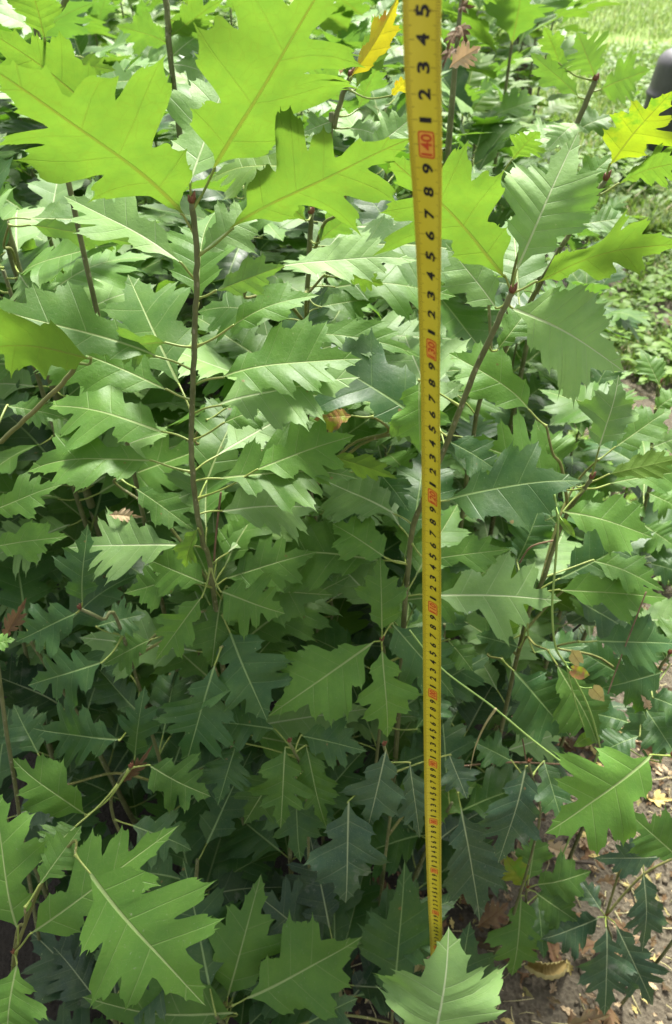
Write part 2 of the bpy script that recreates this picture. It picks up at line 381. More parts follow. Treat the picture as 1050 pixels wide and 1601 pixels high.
# ------------------------------------------------------------------ hero saplings
class Sapling:
    def __init__(s, key, stem, Y, label, rad=(0.0022, 0.0055), mat='bark', name='oak_sapling', foot=None, lean=0.0, cat='sapling', bud=True):
        """stem: [(px, py) or (px, py, Y)] from the top node downwards; continued to the ground"""
        s.key = key; s.Y = Y; s.rng = random.Random(sum(map(ord, key))*7+3)
        pts = [at_y(p[0], p[1], p[2] if len(p) > 2 else Y) for p in stem]
        low = pts[-1]
        f = Vector((low.x + (foot[0] if foot else 0), low.y + (foot[1] if foot else 0.01), -0.01))
        mid = low.lerp(f, 0.5) + Vector((s.rng.uniform(-.01, .01), s.rng.uniform(-.01, .01), 0))
        s.vis = [Vector(p) for p in pts]
        path = smooth_path([f, mid] + pts[::-1], 6)
        rr = s.rng
        for i in range(2, len(path)-1):       # small kinks at the nodes
            path[i] = path[i] + Vector((rr.uniform(-1, 1), rr.uniform(-1, 1), 0))*0.0006
        base = Vector((f.x, f.y, 0))
        s.root = empty(name, base, label, cat)
        n = len(path)
        tl = [0.0]
        for i in range(1, n): tl.append(tl[-1] + (path[i]-path[i-1]).length)
        radii = [rad[1] + (rad[0]-rad[1])*(t/tl[-1])**0.8 for t in tl]
        s.path = path; s.off = base
        s.stem = tube('stem', [p-base for p in path], radii, M[mat], s.root, seg=9, rng=rr, rough=0.07)
        if bud:
            V = []; Fc = []
            for k in range(4):
                a = k*1.7; d = Vector((math.cos(a)*.35, math.sin(a)*.35, 1)).normalized()
                b0 = path[-1] - base; L = 0.007 if k else .010
                vv, ff, _ = tube_data([b0, b0+d*L*.45, b0+d*L], [rad[0]*.7, rad[0]*1.0, rad[0]*.1], 7)
                Fc += [tuple(i+len(V) for i in f) for f in ff]; V += vv
            mesh_obj('bud', V, Fc, M['bud'], s.root)
        s.nleaf = 0
    def nearest(s, p):
        q = min(s.path, key=lambda a: (a-p).length + max(0, a.z-p.z)*0.6)
        return q
    def leaf(s, bx, by, tx, ty, wpx, side='u', mat='leaf', tint=0.0, Y=None, db=0.0, dd=0.0, n=None, roll=0.0, bend=0.5, fold=0.12, curl=0.25,
             wave=0.9, twist=None, nl=None, sinus=0.62, node=None, label=None, pet=True, nm='leaf'):
        rng = random.Random(int(bx*31+by*17+tx*7+ty))
        sinus = min(.90, sinus*1.22)
        Yb = Y if Y is not None else s.Y
        if nl is None: nl = rng.choice((3, 3, 4))
        if twist is None: twist = rng.uniform(-.35, .35)
        wave *= rng.uniform(.8, 1.5)
        pb = at_y(bx, by, Yb); d0 = depth_of(pb) + db; pb = at_d(bx, by, d0)
        c = (CAM - pb).normalized()
        j = Vector((rng.uniform(-1, 1), rng.uniform(-1, 1), rng.uniform(-1, 1)))*0.13
        if n is not None: vis = Vector(n).normalized()
        elif side == 'u': vis = (c*0.62 + Vector((0, 0, 0.5)) + j).normalized()
        else: vis = (Vector((c.x*.5, -0.86, -0.40)) + j*.8).normalized()
        r = ray(tx, ty); den = r.dot(vis)
        dt = (pb-CAM).dot(vis)/den if abs(den) > 0.15 else d0
        dt = min(max(dt, d0*0.72), d0*1.3) + dd
        pt = at_d(tx, ty, dt)
        ax = pt-pb; L = ax.length
        nrm = vis if side == 'u' else -vis
        if roll: nrm = Quaternion(ax.normalized(), math.radians(roll)) @ nrm
        R = frame(ax, nrm)
        lat = R.col[1]; vd = ((pb+pt)/2-CAM).normalized()
        cf = max(0.42, math.sqrt(max(0, 1-lat.dot(vd)**2)))
        W = wpx*1.10*(d0+dt)/2/F/cf
        V, Fc, U1, U2 = leaf_arrays(rng.random(), L, min(W, L*1.15), bend, fold, curl, wave, twist, nl, sinus)
        Vw = V @ np.array(R).T + np.array(pb)
        o = mesh_obj(nm, Vw - np.array(s.off), Fc, M[mat], s.root, {'plane': U1, 'vein': U2})
        o['tint'] = float(tint + rng.uniform(-.22, .22))
        if label: o['label'] = label
        # leaf stalk
        if pet:
            xd = R.col[0]
            nd = s.nearest(pb)
            if node is not None:
                nd0 = at_y(node[0], node[1], Yb); nd = min(s.path, key=lambda a: (a-nd0).length)
            dist = (nd-pb).length
            if dist > 0.09:
                st = pb - xd*0.022 + Vector((0, .002, -0.005))
                low = pb - xd*0.06 + Vector((0, .03, -.11)); nd = min(s.path, key=lambda a: (a-low).length)
                m1 = st - xd*.018 + Vector((0, .014, -.030)); m0 = nd.lerp(m1, .5) + Vector((0, .01, .015))
                tube('twig', [p - s.off for p in smooth_path([nd, m0, m1, st], 5)], (0.0021, 0.0012), M['bark_green'], s.root, seg=7)
            else: st = nd
            dl = (st-pb).length
            m = st.lerp(pb, .55) - xd*dl*0.05 + Vector((0, 0, -dl*0.06))
            e = pb + xd*L*0.02
            tube('petiole', [p - s.off for p in smooth_path([st, m, pb, e], 5)], [0.0023, 0.0017, 0.0014] + [0.0010]*13, M['petiole'], o, seg=7)
        s.nleaf += 1
        return o

    def fill(s, n, zlo, zhi, mats=('leaf', 'dark', 'grey'), size=(.115, .17)):
        rng = s.rng
        for i in range(n):
            z = zlo + (zhi-zlo)*(i+rng.random())/n
            p = min(s.path, key=lambda a: abs(a.z-z)); az = rng.uniform(-.15, PI+.15); el = math.radians(rng.uniform(-20, 25))
            ax = Vector((math.cos(az)*math.cos(el), math.sin(az)*math.cos(el), math.sin(el))); Ln = rng.uniform(*size)
            b = p + ax*Ln*.2 + Vector((0, 0, .004))
            V, Fc, U1, U2 = leaf_arrays(rng.random(), Ln, Ln*rng.uniform(.62, .8), rng.uniform(.3, 1.0), rng.uniform(0, .25), .25, 1.0, rng.uniform(-.3, .3), rng.choice((3, 4)), rng.uniform(.6, .85))
            Rm = frame(ax, Vector((rng.uniform(-.2, .2), -.45, .9)))
            o = mesh_obj('leaf', V @ np.array(Rm).T + np.array(b) - np.array(s.off), Fc, M[rng.choice(mats)], s.root, {'plane': U1, 'vein': U2})
            o['tint'] = rng.uniform(-.4, .5)
            tube('petiole', [q - s.off for q in smooth_path([p, p.lerp(b, .5)+Vector((0, 0, .002)), b + ax*.003], 4)], .0010, M['petiole'], o, seg=6)

# ------------------------------------------------------------------ ground
def ground_z(x, y):
    return (0.012*math.sin(x*3.1+1)*math.cos(y*2.3) + 0.008*math.sin(x*9+y*7) + 0.004*math.sin(x*23-y*17)) * min(1.0, 1.0)
def make_ground():
    xs = np.concatenate([-np.geomspace(60, 2.2, 26), np.linspace(-2, 2.5, 120), np.geomspace(2.7, 60, 26)])
    ys = np.concatenate([-np.geomspace(30, 0.6, 14), np.linspace(-.5, 4, 130), np.geomspace(4.1, 120, 40)])
    rng = np.random.RandomState(5)
    X, Y = np.meshgrid(xs, ys, indexing='ij')
    near = ((np.abs(X) < 3) & (Y > -.6) & (Y < 5))
    Z = 0.012*np.sin(X*3.1+1)*np.cos(Y*2.3) + 0.008*np.sin(X*9+Y*7) + 0.004*np.sin(X*23-Y*17) + near*rng.normal(0, .0022, X.shape)
    V = np.stack([X.ravel(), Y.ravel(), Z.ravel()], 1); ny = len(ys); Fc = []
    for i in range(len(xs)-1):
        for k in range(ny-1):
            a = i*ny+k; Fc.append((a, a+ny, a+ny+1, a+1))
    m, nt = newmat('soil'); o = N(nt, 'ShaderNodeOutputMaterial'); bs = N(nt, 'ShaderNodeBsdfPrincipled', in_Roughness=0.95)
    tc = N(nt, 'ShaderNodeTexCoord'); P = tc.outputs['Object']
    n1 = N(nt, 'ShaderNodeTexNoise', in_Scale=9.0, in_Detail=8.0, in_Roughness=0.7); nt.links.new(P, n1.inputs['Vector'])
    n2 = N(nt, 'ShaderNodeTexNoise', in_Scale=90.0, in_Detail=6.0, in_Roughness=0.7); nt.links.new(P, n2.inputs['Vector'])
    v = N(nt, 'ShaderNodeTexVoronoi', in_Scale=120.0); nt.links.new(P, v.inputs['Vector'])
    c = ramp(nt, n1.outputs[0], [(0.3, (0.045, 0.037, 0.025)), (0.55, (0.082, 0.070, 0.045)), (0.75, (0.130, 0.114, 0.076))])
    c = mixc(nt, mathn(nt, 'MULTIPLY', n2.outputs[0], 0.8), c, mixc(nt, v.outputs['Distance'], (0.06, 0.042, 0.028), (0.24, 0.205, 0.14)))
    # dark humus under the saplings, deepened to paint in shade between the leaves
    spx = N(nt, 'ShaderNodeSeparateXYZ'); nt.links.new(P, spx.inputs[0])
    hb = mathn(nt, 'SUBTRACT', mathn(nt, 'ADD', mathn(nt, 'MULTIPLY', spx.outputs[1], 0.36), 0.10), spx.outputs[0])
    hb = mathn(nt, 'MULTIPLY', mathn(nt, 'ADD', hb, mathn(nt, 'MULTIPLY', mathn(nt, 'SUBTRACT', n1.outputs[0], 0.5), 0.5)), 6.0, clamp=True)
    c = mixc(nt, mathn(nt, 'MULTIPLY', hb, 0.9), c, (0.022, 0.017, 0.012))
    # grassy tint beyond the bed
    sp3 = N(nt, 'ShaderNodeSeparateXYZ'); nt.links.new(P, sp3.inputs[0])
    g = mathn(nt, 'MULTIPLY', mathn(nt, 'SUBTRACT', sp3.outputs[1], 4.2), 0.6, clamp=True)
    g = mathn(nt, 'MULTIPLY', g, mathn(nt, 'MULTIPLY', mathn(nt, 'SUBTRACT', n1.outputs[0], 0.2), 3.0, clamp=True))
    c = mixc(nt, g, c, (0.20, 0.30, 0.06))
    nt.links.new(c, bs.inputs['Base Color'])
    h = mathn(nt, 'ADD', mathn(nt, 'MULTIPLY', n2.outputs[0], 1.0), mathn(nt, 'MULTIPLY', v.outputs['Distance'], 0.6))
    bp = N(nt, 'ShaderNodeBump', in_Strength=0.9, in_Distance=0.008); nt.links.new(h, bp.inputs['Height']); nt.links.new(bp.outputs[0], bs.inputs['Normal'])
    nt.links.new(bs.outputs[0], o.inputs[0])
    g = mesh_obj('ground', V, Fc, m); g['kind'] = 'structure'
make_ground()

# ------------------------------------------------------------------ measuring tape
def make_tape():
    Yt = 0.3596
    cy_ = [ (0, 655.0, 60), (22, 656.5, 60.5), (110, 660, 58), (206, 664.5, 50), (300, 667, 43.5), (397, 669.5, 34), (543, 671, 28), (650, 672, 25.5), (773, 673.3, 26.5), (947, 674.5, 27), (1090, 675, 26), (1202, 675.8, 25.3), (1293, 677, 25), (1380, 678.2, 21.8), (1470, 681.3, 19), (1600, 686, 17)]
    ss = []; xs = []; ph = []
    for y, xc, wpx in cy_:
        p = at_y(xc, y, Yt); d = depth_of(p)
        ss.append(p.z); xs.append(p.x); ph.append(math.acos(min(1, wpx*d/F/0.0157)))
    ss = np.array(ss)[::-1]; xs = np.array(xs)[::-1]; ph = np.array(ph)[::-1]
    print('tape z', ss, 'phi', np.degrees(ph))
    zz = np.linspace(0.0, 1.475, 300)
    k = np.ones(15)/15
    X = np.interp(zz, ss, xs); X[zz < ss[0]] = xs[0]; PH = np.interp(zz, ss, ph)
    sm = lambda A: np.convolve(np.pad(A, 7, mode='edge'), k, mode='valid')
    X, PH = sm(X), sm(PH)
    SAG = 0.0017
    base = Vector((float(X[0]), Yt, 0))
    def P(s, u, lift=0.0):
        """s: height mark in metres, u in [-1,1] across"""
        x = float(np.interp(s, zz, X)); f = float(np.interp(s, zz, PH))
        e = Vector((math.cos(f), -math.sin(f), 0)); n = Vector((-math.sin(f), -math.cos(f), 0))
        dip = SAG*(1-u*u)
        wob = 0.0012*math.sin(s*9)
        # true surface normal of the channel
        sl = 2*SAG*u/0.0078
        nn = (n - e*sl).normalized()
        return Vector((x, Yt+wob, s)) + e*(u*0.0078) - n*dip + nn*lift - base
    root = empty('measuring_tape', base, 'yellow steel measuring tape with black numerals, stretched upright in front of the saplings', 'tape measure')
    my, nt = newmat('tape_yellow'); o = N(nt, 'ShaderNodeOutputMaterial'); bs = N(nt, 'ShaderNodeBsdfPrincipled', in_Roughness=0.38)
    tc = N(nt, 'ShaderNodeTexCoord'); n1 = N(nt, 'ShaderNodeTexNoise', in_Scale=45.0, in_Detail=5.0); nt.links.new(tc.outputs['Object'], n1.inputs['Vector'])
    nt.links.new(mixc(nt, n1.outputs[0], (0.66, 0.55, 0.020), (0.78, 0.69, 0.04)), bs.inputs['Base Color'])
    bs.inputs['Coat Weight'].default_value = 0.3
    nt.links.new(bs.outputs[0], o.inputs[0])
    def flat(nm, c, r=0.5):
        m, nt = newmat(nm); o = N(nt, 'ShaderNodeOutputMaterial'); b = N(nt, 'ShaderNodeBsdfPrincipled', in_Roughness=r); b.inputs['Base Color'].default_value = c+(1,)
        nt.links.new(b.outputs[0], o.inputs[0]); return m
    mk = flat('tape_black_ink', (0.012, 0.011, 0.010)); mr = flat('tape_red_ink', (0.62, 0.075, 0.012)); mo = flat('tape_orange_ink', (0.85, 0.42, 0.05)); mt = flat('tape_tick_ink', (0.16, 0.10, 0.012))
    mback = my
    V = []; Fc = []; nu = 9
    for i in range(len(zz)):
        for side in (0, 1):
            for kx in range(nu):
                V.append(P(zz[i], -1+2*kx/(nu-1), -0.00014*side))
    st = nu*2
    for i in range(len(zz)-1):
        for kx in range(nu-1):
            a = i*st+kx; Fc.append((a, a+1, a+st+1, a+st))
            b = a+nu; Fc.append((b, b+st, b+st+1, b+1))
        a = i*st; Fc.append((a, a+st, a+st+nu, a+nu)); a = i*st+nu-1; Fc.append((a, a+nu, a+st+nu, a+st))
    mesh_obj('tape_band', V, Fc, my, root)
    # ticks: mm along both edges
    V = []; Fc = []
    def quad(s0, s1, u0, u1, V=V, Fc=Fc, lift=0.00012, seg=3):
        for k in range(seg):
            a0 = u0+(u1-u0)*k/seg; a1 = u0+(u1-u0)*(k+1)/seg; b = len(V)
            V += [P(s0, a0, lift), P(s0, a1, lift), P(s1, a1, lift), P(s1, a0, lift)]; Fc.append((b, b+1, b+2, b+3))
    for mm in range(20, 1472):
        s = mm/1000; t = .00010
        ln = 0.56 if mm % 10 == 0 else (0.40 if mm % 5 == 0 else 0.28)
        quad(s-t, s+t, -0.985, -0.985+ln, seg=2); quad(s-t, s+t, 0.985-ln*(.95), 0.985, seg=2)
    for cm in range(5, 147, 10):
        s = cm/100
        for u, d in ((-.42, 1), (.46, -1)):
            b = len(V); V += [P(s+.0007, u, .00013), P(s-.0007, u, .00013), P(s, u+.16*d, .00013)]; Fc.append((b, b+1, b+2) if d > 0 else (b+1, b, b+2))
    mesh_obj('tick_marks', V, Fc, mt, root, smooth=False)
    # numerals: real lettering, reading upwards along the tape
    cache = {}
    def glyph(txt, bold):
        if (txt, bold) in cache: return cache[(txt, bold)]
        cu = bpy.data.curves.new('t', 'FONT'); cu.body = txt; cu.size = 1.0; cu.offset = bold; cu.align_x = 'CENTER'; cu.resolution_u = 4
        ob = bpy.data.objects.new('t', cu); COL.objects.link(ob)
        dg = bpy.context.evaluated_depsgraph_get(); dg.update()
        me = bpy.data.meshes.new_from_object(ob.evaluated_get(dg))
        vs = [(v.co.x, v.co.y) for v in me.vertices]; fs = [tuple(p.vertices) for p in me.polygons]
        bpy.data.objects.remove(ob); bpy.data.curves.remove(cu); bpy.data.meshes.remove(me)
        xs_ = [v[0] for v in vs]; ys_ = [v[1] for v in vs]
        cx_, cy2 = (min(xs_)+max(xs_))/2, (min(ys_)+max(ys_))/2; w_, h_ = max(xs_)-min(xs_), max(ys_)-min(ys_)
        vs = [((a-cx_), (b-cy2)) for a, b in vs]
        cache[(txt, bold)] = (vs, fs, w_, h_); return cache[(txt, bold)]
    Vk = []; Fk = []; Vr = []; Fr = []; Vb = []; Fb = []
    def put(txt, s, hgt, wid, V, Fc, bold=0.03, u0=0.02, lift=.00016):
        vs, fs, w_, h_ = glyph(txt, bold)
        b = len(V)
        for a, c in vs:
            V.append(P(s + a/w_*wid, u0 - (c/h_*hgt)/0.0078, lift))
        Fc += [tuple(i+b for i in f) for f in fs]
    def rrect(s, hw, hu, V, Fc, lift, r=0.0012):
        nc = 14; b = len(V)
        for i in range(nc+1):
            c = hu*math.cos(PI*(1-i/nc)); o = max(0.0, abs(c)-(hu-r)); e = hw-r+math.sqrt(max(0, r*r-o*o))
            V.append(P(s-e, 0.02+c/0.0078, lift)); V.append(P(s+e, 0.02+c/0.0078, lift))
        for i in range(nc): Fc.append((b+2*i, b+2*i+2, b+2*i+3, b+2*i+1))
    for cm in range(4, 148):
        s = cm/100
        if cm % 10:
            d = str(cm % 10); put(d, s, 0.0055, 0.0020 if d == '1' else 0.0043, Vk, Fk, .035)
        else:
            fr_ = len(Vb); P0 = len(Fb); rrect(s, 0.0056, 0.0039, Vb, Fb, .00012)
            V1 = []; F1 = []; rrect(s, 0.0050, 0.0033, V1, F1, .00018, r=.0008)
            V2 = []; F2 = []; put(str(cm), s, 0.0054, 0.0088 if cm >= 100 else .0066, V2, F2, 0.02, lift=.00034)
            pn = mesh_obj('number_panel', Vb, Fb, mr, root, smooth=False); mesh_obj('panel_face', V1, F1, mo, pn, smooth=False); mesh_obj('panel_digits', V2, F2, mr, pn, smooth=False)
            Vb = []; Fb = []
    mesh_obj('numerals', Vk, Fk, mk, root, smooth=False)
make_tape()

# ------------------------------------------------------------------ the saplings one can tell apart
# A: upright sapling left of centre, big backlit leaves at its top
A = Sapling('A', [(300, 318), (307, 400), (306, 480), (303, 560), (299, 690), (305, 780), (318, 850), (333, 918, .59)], .58,
            'tall straight oak sapling left of centre with large backlit lime leaves at its tip', rad=(.0023, .0047))
L = A.leaf
L(287, 338, -25, 105, 262, 'b', 'lime', .3, dd=-.02, bend=.45, sinus=.50, node=(303, 372), wave=1.3, nl=3)
L(333, 268, 545, -75, 255, 'b', 'lime', .3, dd=-.03, bend=.2, sinus=.46, node=(303, 325), wave=1.4, nl=3)
L(360, 360, 648, 218, 160, 'b', 'lime', .2, dd=-.02, bend=.3, sinus=.45, nl=3, wave=1.3, node=(308, 402), n=(.25, -.80, -.5))
L(297, 288, 368, 98, 150, 'u', 'grey', .5, dd=.04, bend=.3, sinus=.45, n=(-.1, -.75, .6), node=(300, 320), wave=1)
L(284, 412, 100, 308, 105, 'u', 'grey', .6, bend=.5, sinus=.5, node=(303, 438), n=(-.2, -.45, .87), fold=.3)
L(313, 395, 412, 328, 90, 'u', 'grey', .4, n=(.2, -.6, .75), node=(307, 402))
L(336, 455, 447, 414, 62, 'b', 'leaf', .0, node=(310, 470), n=(0, -.9, .3), fold=.3, bend=.6)
L(362, 510, 500, 462, 62, 'u', 'leaf', .3, node=(307, 548), n=(.0, -.55, .85), bend=.9, fold=.25)
L(260, 536, 147, 556, 68, 'b', 'leaf', -.3, node=(303, 546), n=(0, -.95, .1), bend=1.0, fold=-.2)
L(263, 610, 36, 522, 128, 'u', 'leaf', .35, node=(298, 636), n=(.1, -.55, .83), bend=.35, wave=.4, sinus=.7, fold=.15)
L(238, 720, 38, 738, 105, 'u', 'leaf', .45, node=(298, 745), n=(-.05, -.5, .85), bend=.9, fold=.25, sinus=.75)
L(348, 662, 442, 640, 62, 'u', 'leaf', .2, node=(302, 688), n=(0, -.4, .9), bend=.8)
L(398, 736, 556, 680, 118, 'u', 'leaf', .65, node=(305, 786), n=(.1, -.55, .82), bend=.5, sinus=.6)
L(322, 913, 226, 872, 92, 'u', 'leaf', .25, node=(333, 915), n=(-.1, -.6, .8), bend=.3, sinus=.6)
L(316, 932, 243, 1032, 72, 'u', 'leaf', .45, Y=.56, node=(333, 915), n=(-.1, -.85, .5), bend=.4, sinus=.55, wave=1)
L(344, 924, 446, 960, 118, 'u', 'leaf', .15, Y=.57, node=(333, 915), n=(.1, -.75, .65), bend=.6, sinus=.55)
L(352, 905, 498, 862, 100, 'u', 'leaf', -.05, Y=.6, node=(333, 912), n=(.1, -.6, .8), bend=.6, sinus=.6)
L(282, 905, 193, 928, 72, 'u', 'leaf', .1, Y=.60, node=(333, 915), n=(-.2, -.6, .75), sinus=.65)
L(236, 1000, 160, 1040, 70, 'u', 'leaf', .15, Y=.59, node=(333, 918), sinus=.55)
L(309, 826, 290, 888, 40, 'u', 'lime', .2, Y=.57, node=(316, 850), n=(-.4, -.8, .4), bend=.9, fold=.5)
L(338, 880, 420, 800, 70, 'u', 'leaf', .2, Y=.62, node=(333, 912), n=(.2, -.7, .7))
L(210, 762, 305, 830, 60, 'u', 'leaf', -.2, Y=.64, node=(305, 790), bend=.4, n=(0, -.5, .8))

# C: leaning sapling right of the tape
C = Sapling('C', [(800, 458), (772, 515), (738, 590), (702, 685), (662, 780), (638, 882, .62)], .60,
            'leaning oak sapling right of the tape with a large bluish leaf at its fork', rad=(.0026, .0050))
L = C.leaf
L(790, 433, 602, 238, 205, 'b', 'lime', .15, dd=-.01, bend=.25, sinus=.5, node=(800, 458), n=(-.25, -.85, -.35))
L(806, 425, 905, 203, 152, 'u', 'grey', .7, dd=.0, bend=.35, sinus=.85, node=(800, 458), n=(-.15, -.78, .62), wave=1.2, nl=5)
L(836, 441, 1075, 378, 92, 'b', 'lime', .2, node=(800, 460), n=(.15, -.8, -.55), bend=.5, sinus=.6)
L(798, 480, 978, 582, 170, 'u', 'grey', 1.0, node=(795, 470), n=(.12, -.74, .66), bend=.6, sinus=.85, wave=1.1, nl=5)
L(776, 482, 695, 378, 85, 'u', 'grey', .35, node=(790, 470), n=(-.2, -.7, .65), sinus=.8, bend=.3)
L(776, 548, 838, 470, 60, 'u', 'leaf', .2, Y=.62, node=(772, 520), n=(.1, -.6, .75))
L(655, 594, 657, 708, 92, 'u', 'leaf', .65, Y=.61, node=(737, 632), n=(-.2, -.80, .55), bend=.5, sinus=.8, fold=.12)
L(668, 876, 800, 858, 62, 'u', 'leaf', .2, node=(640, 880), n=(.1, -.6, .8), sinus=.65, bend=.6)
L(630, 938, 752, 925, 95, 'u', 'leaf', -.15, Y=.64, node=(640, 885), n=(.1, -.7, .7), sinus=.75)
L(603, 872, 518, 818, 82, 'u', 'leaf', .25, Y=.61, node=(638, 884), n=(-.1, -.6, .8), sinus=.7, bend=.7)
L(632, 872, 645, 793, 52, 'u', 'leaf', .2, Y=.64, node=(638, 884), n=(.1, -.7, .7), sinus=.8)
L(702, 690, 790, 745, 70, 'u', 'dark', .1, Y=.66, node=(700, 690))

C2 = Sapling('C2', [(946, 283), (903, 345), (852, 430), (820, 490, .72), (770, 590, .76), (738, 690, .78)], .68,
             'slender dark-stemmed oak sapling at right bearing a yellow leaf', rad=(.0022, .0050))
L = C2.leaf
L(953, 258, 1052, 140, 128, 'b', 'yellow', .2, dd=-.01, bend=.2, sinus=.5, node=(946, 283), n=(.1, -.9, -.2))
L(965, 288, 1085, 250, 52, 'b', 'lime', .1, node=(930, 305), n=(.1, -.75, -.6), sinus=.6)
L(900, 300, 960, 240, 60, 'u', 'leaf', .3, Y=.72, node=(925, 310))
L(878, 330, 800, 300, 70, 'u', 'leaf', -.1, Y=.74, node=(905, 340), n=(0, -.5, .8))
L(800, 250, 845, 205, 62, 'b', 'lime', .2, Y=.85, node=(880, 380), sinus=.5)
L(905, 352, 1000, 345, 46, 'u', 'leaf', .0, Y=.74, node=(890, 365), n=(0, -.4, .9))
L(850, 300, 875, 250, 50, 'u', 'leaf', .4, Y=.78, node=(890, 365))

C3 = Sapling('C3', [(930, 126), (905, 185), (888, 215), (868, 300, 1.12), (850, 400, 1.15)], 1.10,
             'oak sapling near the upper right corner with three flat green leaves at its dark tip', rad=(.0036, .0060))
L = C3.leaf
L(931, 122, 902, 50, 84, 'b', 'leaf', .1, n=(0, -.9, -.2), sinus=.5, bend=.2)
L(938, 140, 1018, 108, 84, 'b', 'leaf', -.1, n=(0, -.9, -.2), sinus=.55, bend=.2)
L(905, 152, 828, 82, 52, 'b', 'leaf', .1, n=(-.1, -.9, -.1), bend=.7, sinus=.8)
L(905, 190, 850, 240, 60, 'u', 'grey', .5, n=(-.1, -.5, .8))
L(875, 100, 850, 40, 40, 'b', 'lime', .0)
L(900, 205, 960, 180, 55, 'u', 'leaf', .0)
L(885, 225, 800, 215, 60, 'u', 'grey', .6, n=(0, -.4, .9))
L(880, 260, 830, 300, 55, 'u', 'leaf', .0)

# D: right-hand sapling in front of the bare soil
D = Sapling('D', [(924, 748), (882, 812), (850, 902), (816, 992, .66)], .64,
            'oak sapling at right above the bare soil with pale leaves fanning from its tip', rad=(.0024, .0046))
L = D.leaf
L(828, 642, 700, 552, 88, 'u', 'leaf', .6, node=(924, 750), n=(-.05, -.6, .8), bend=1.1, sinus=.75, fold=.2)
L(905, 762, 714, 684, 135, 'u', 'leaf', .55, node=(924, 752), n=(-.05, -.68, .72), bend=.55, sinus=.55, wave=.6)
L(868, 760, 836, 655, 105, 'u', 'leaf', .4, Y=.66, node=(924, 752), n=(0, -.75, .6), sinus=.7)
L(936, 702, 968, 585, 98, 'u', 'grey', -.25, node=(924, 750), n=(.1, -.85, .5), sinus=.8, bend=.3)
L(950, 742, 1080, 712, 50, 'b', 'lime', -.1, node=(924, 752), n=(0, -.7, .6), sinus=.7)
L(952, 757, 1085, 735, 62, 'u', 'leaf', .4, Y=.66, node=(924, 755), n=(0, -.5, .85))
L(880, 800, 1022, 842, 92, 'u', 'leaf', .5, Y=.62, node=(905, 778), n=(.1, -.55, .82), bend=.8, sinus=.7)
L(872, 922, 1046, 935, 88, 'u', 'leaf', .35, node=(845, 926), n=(.1, -.65, .75), bend=.7, sinus=.65)
L(925, 876, 1040, 925, 62, 'u', 'leaf', .35, Y=.66, node=(868, 880), n=(.1, -.5, .85), bend=.8)
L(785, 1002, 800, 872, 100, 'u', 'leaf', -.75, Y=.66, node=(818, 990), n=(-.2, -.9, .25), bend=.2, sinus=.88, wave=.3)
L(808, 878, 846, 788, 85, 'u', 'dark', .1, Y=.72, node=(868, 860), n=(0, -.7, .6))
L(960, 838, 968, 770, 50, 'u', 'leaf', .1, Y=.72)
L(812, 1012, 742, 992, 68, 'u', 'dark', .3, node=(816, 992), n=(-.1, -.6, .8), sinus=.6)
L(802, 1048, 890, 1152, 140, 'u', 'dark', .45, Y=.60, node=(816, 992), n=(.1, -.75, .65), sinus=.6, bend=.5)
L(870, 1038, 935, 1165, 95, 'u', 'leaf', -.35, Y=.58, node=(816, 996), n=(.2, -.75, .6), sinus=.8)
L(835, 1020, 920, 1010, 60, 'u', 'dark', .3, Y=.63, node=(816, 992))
L(960, 700, 1050, 640, 70, 'u', 'leaf', .1, Y=.72)

D2 = Sapling('D2', [(1046, 1022), (1010, 1080), (985, 1140, .60)], .60, 'small dark oak sapling at the right edge beside the clods of soil', rad=(.002, .0038))
L = D2.leaf
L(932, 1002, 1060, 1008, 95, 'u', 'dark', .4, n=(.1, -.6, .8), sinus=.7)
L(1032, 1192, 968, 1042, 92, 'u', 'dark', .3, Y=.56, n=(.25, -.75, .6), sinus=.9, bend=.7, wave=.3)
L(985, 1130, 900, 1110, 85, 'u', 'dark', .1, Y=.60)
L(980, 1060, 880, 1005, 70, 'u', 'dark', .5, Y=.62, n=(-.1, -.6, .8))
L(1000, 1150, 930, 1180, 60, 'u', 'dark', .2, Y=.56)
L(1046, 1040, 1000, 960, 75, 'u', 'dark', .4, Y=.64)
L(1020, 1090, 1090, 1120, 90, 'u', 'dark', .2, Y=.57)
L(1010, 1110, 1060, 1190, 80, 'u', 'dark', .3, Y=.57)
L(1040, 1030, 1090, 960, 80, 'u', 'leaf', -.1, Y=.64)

# E: thin upright sapling in the middle
E_ = Sapling('E', [(486, 335), (483, 400), (480, 480), (479, 580)], .80, 'thin upright oak sapling behind, between the tall front one and the tape', rad=(.0028, .0050))
L = E_.leaf
L(440, 418, 655, 408, 72, 'u', 'grey', .3, Y=.70, node=(483, 440), n=(0, -.45, .9), bend=.5, sinus=.8)
L(540, 432, 600, 446, 40, 'b', 'lime', .3, Y=.70, node=(484, 440), n=(0, -.9, -.1))
L(462, 528, 658, 562, 62, 'u', 'leaf', .4, Y=.70, node=(479, 520), n=(0, -.5, .85), bend=1.2, sinus=.7)
L(482, 602, 552, 568, 62, 'u', 'lime', -.2, Y=.72, node=(479, 580), n=(0, -.6, .8))
L(470, 470, 400, 455, 50, 'u', 'leaf', .1, Y=.76)
L(498, 380, 560, 330, 50, 'b', 'leaf', .1, Y=.78)
L(478, 345, 420, 300, 60, 'b', 'lime', -.2, Y=.78)
L(470, 255, 412, 198, 75, 'u', 'grey', .3, Y=.80, n=(-.1, -.6, .8), node=(486, 340))
L(580, 238, 648, 182, 80, 'u', 'grey', .75, Y=.74, n=(.1, -.75, .6), sinus=.9, node=(486, 340))
L(500, 480, 590, 470, 60, 'u', 'leaf', -.1, Y=.78)

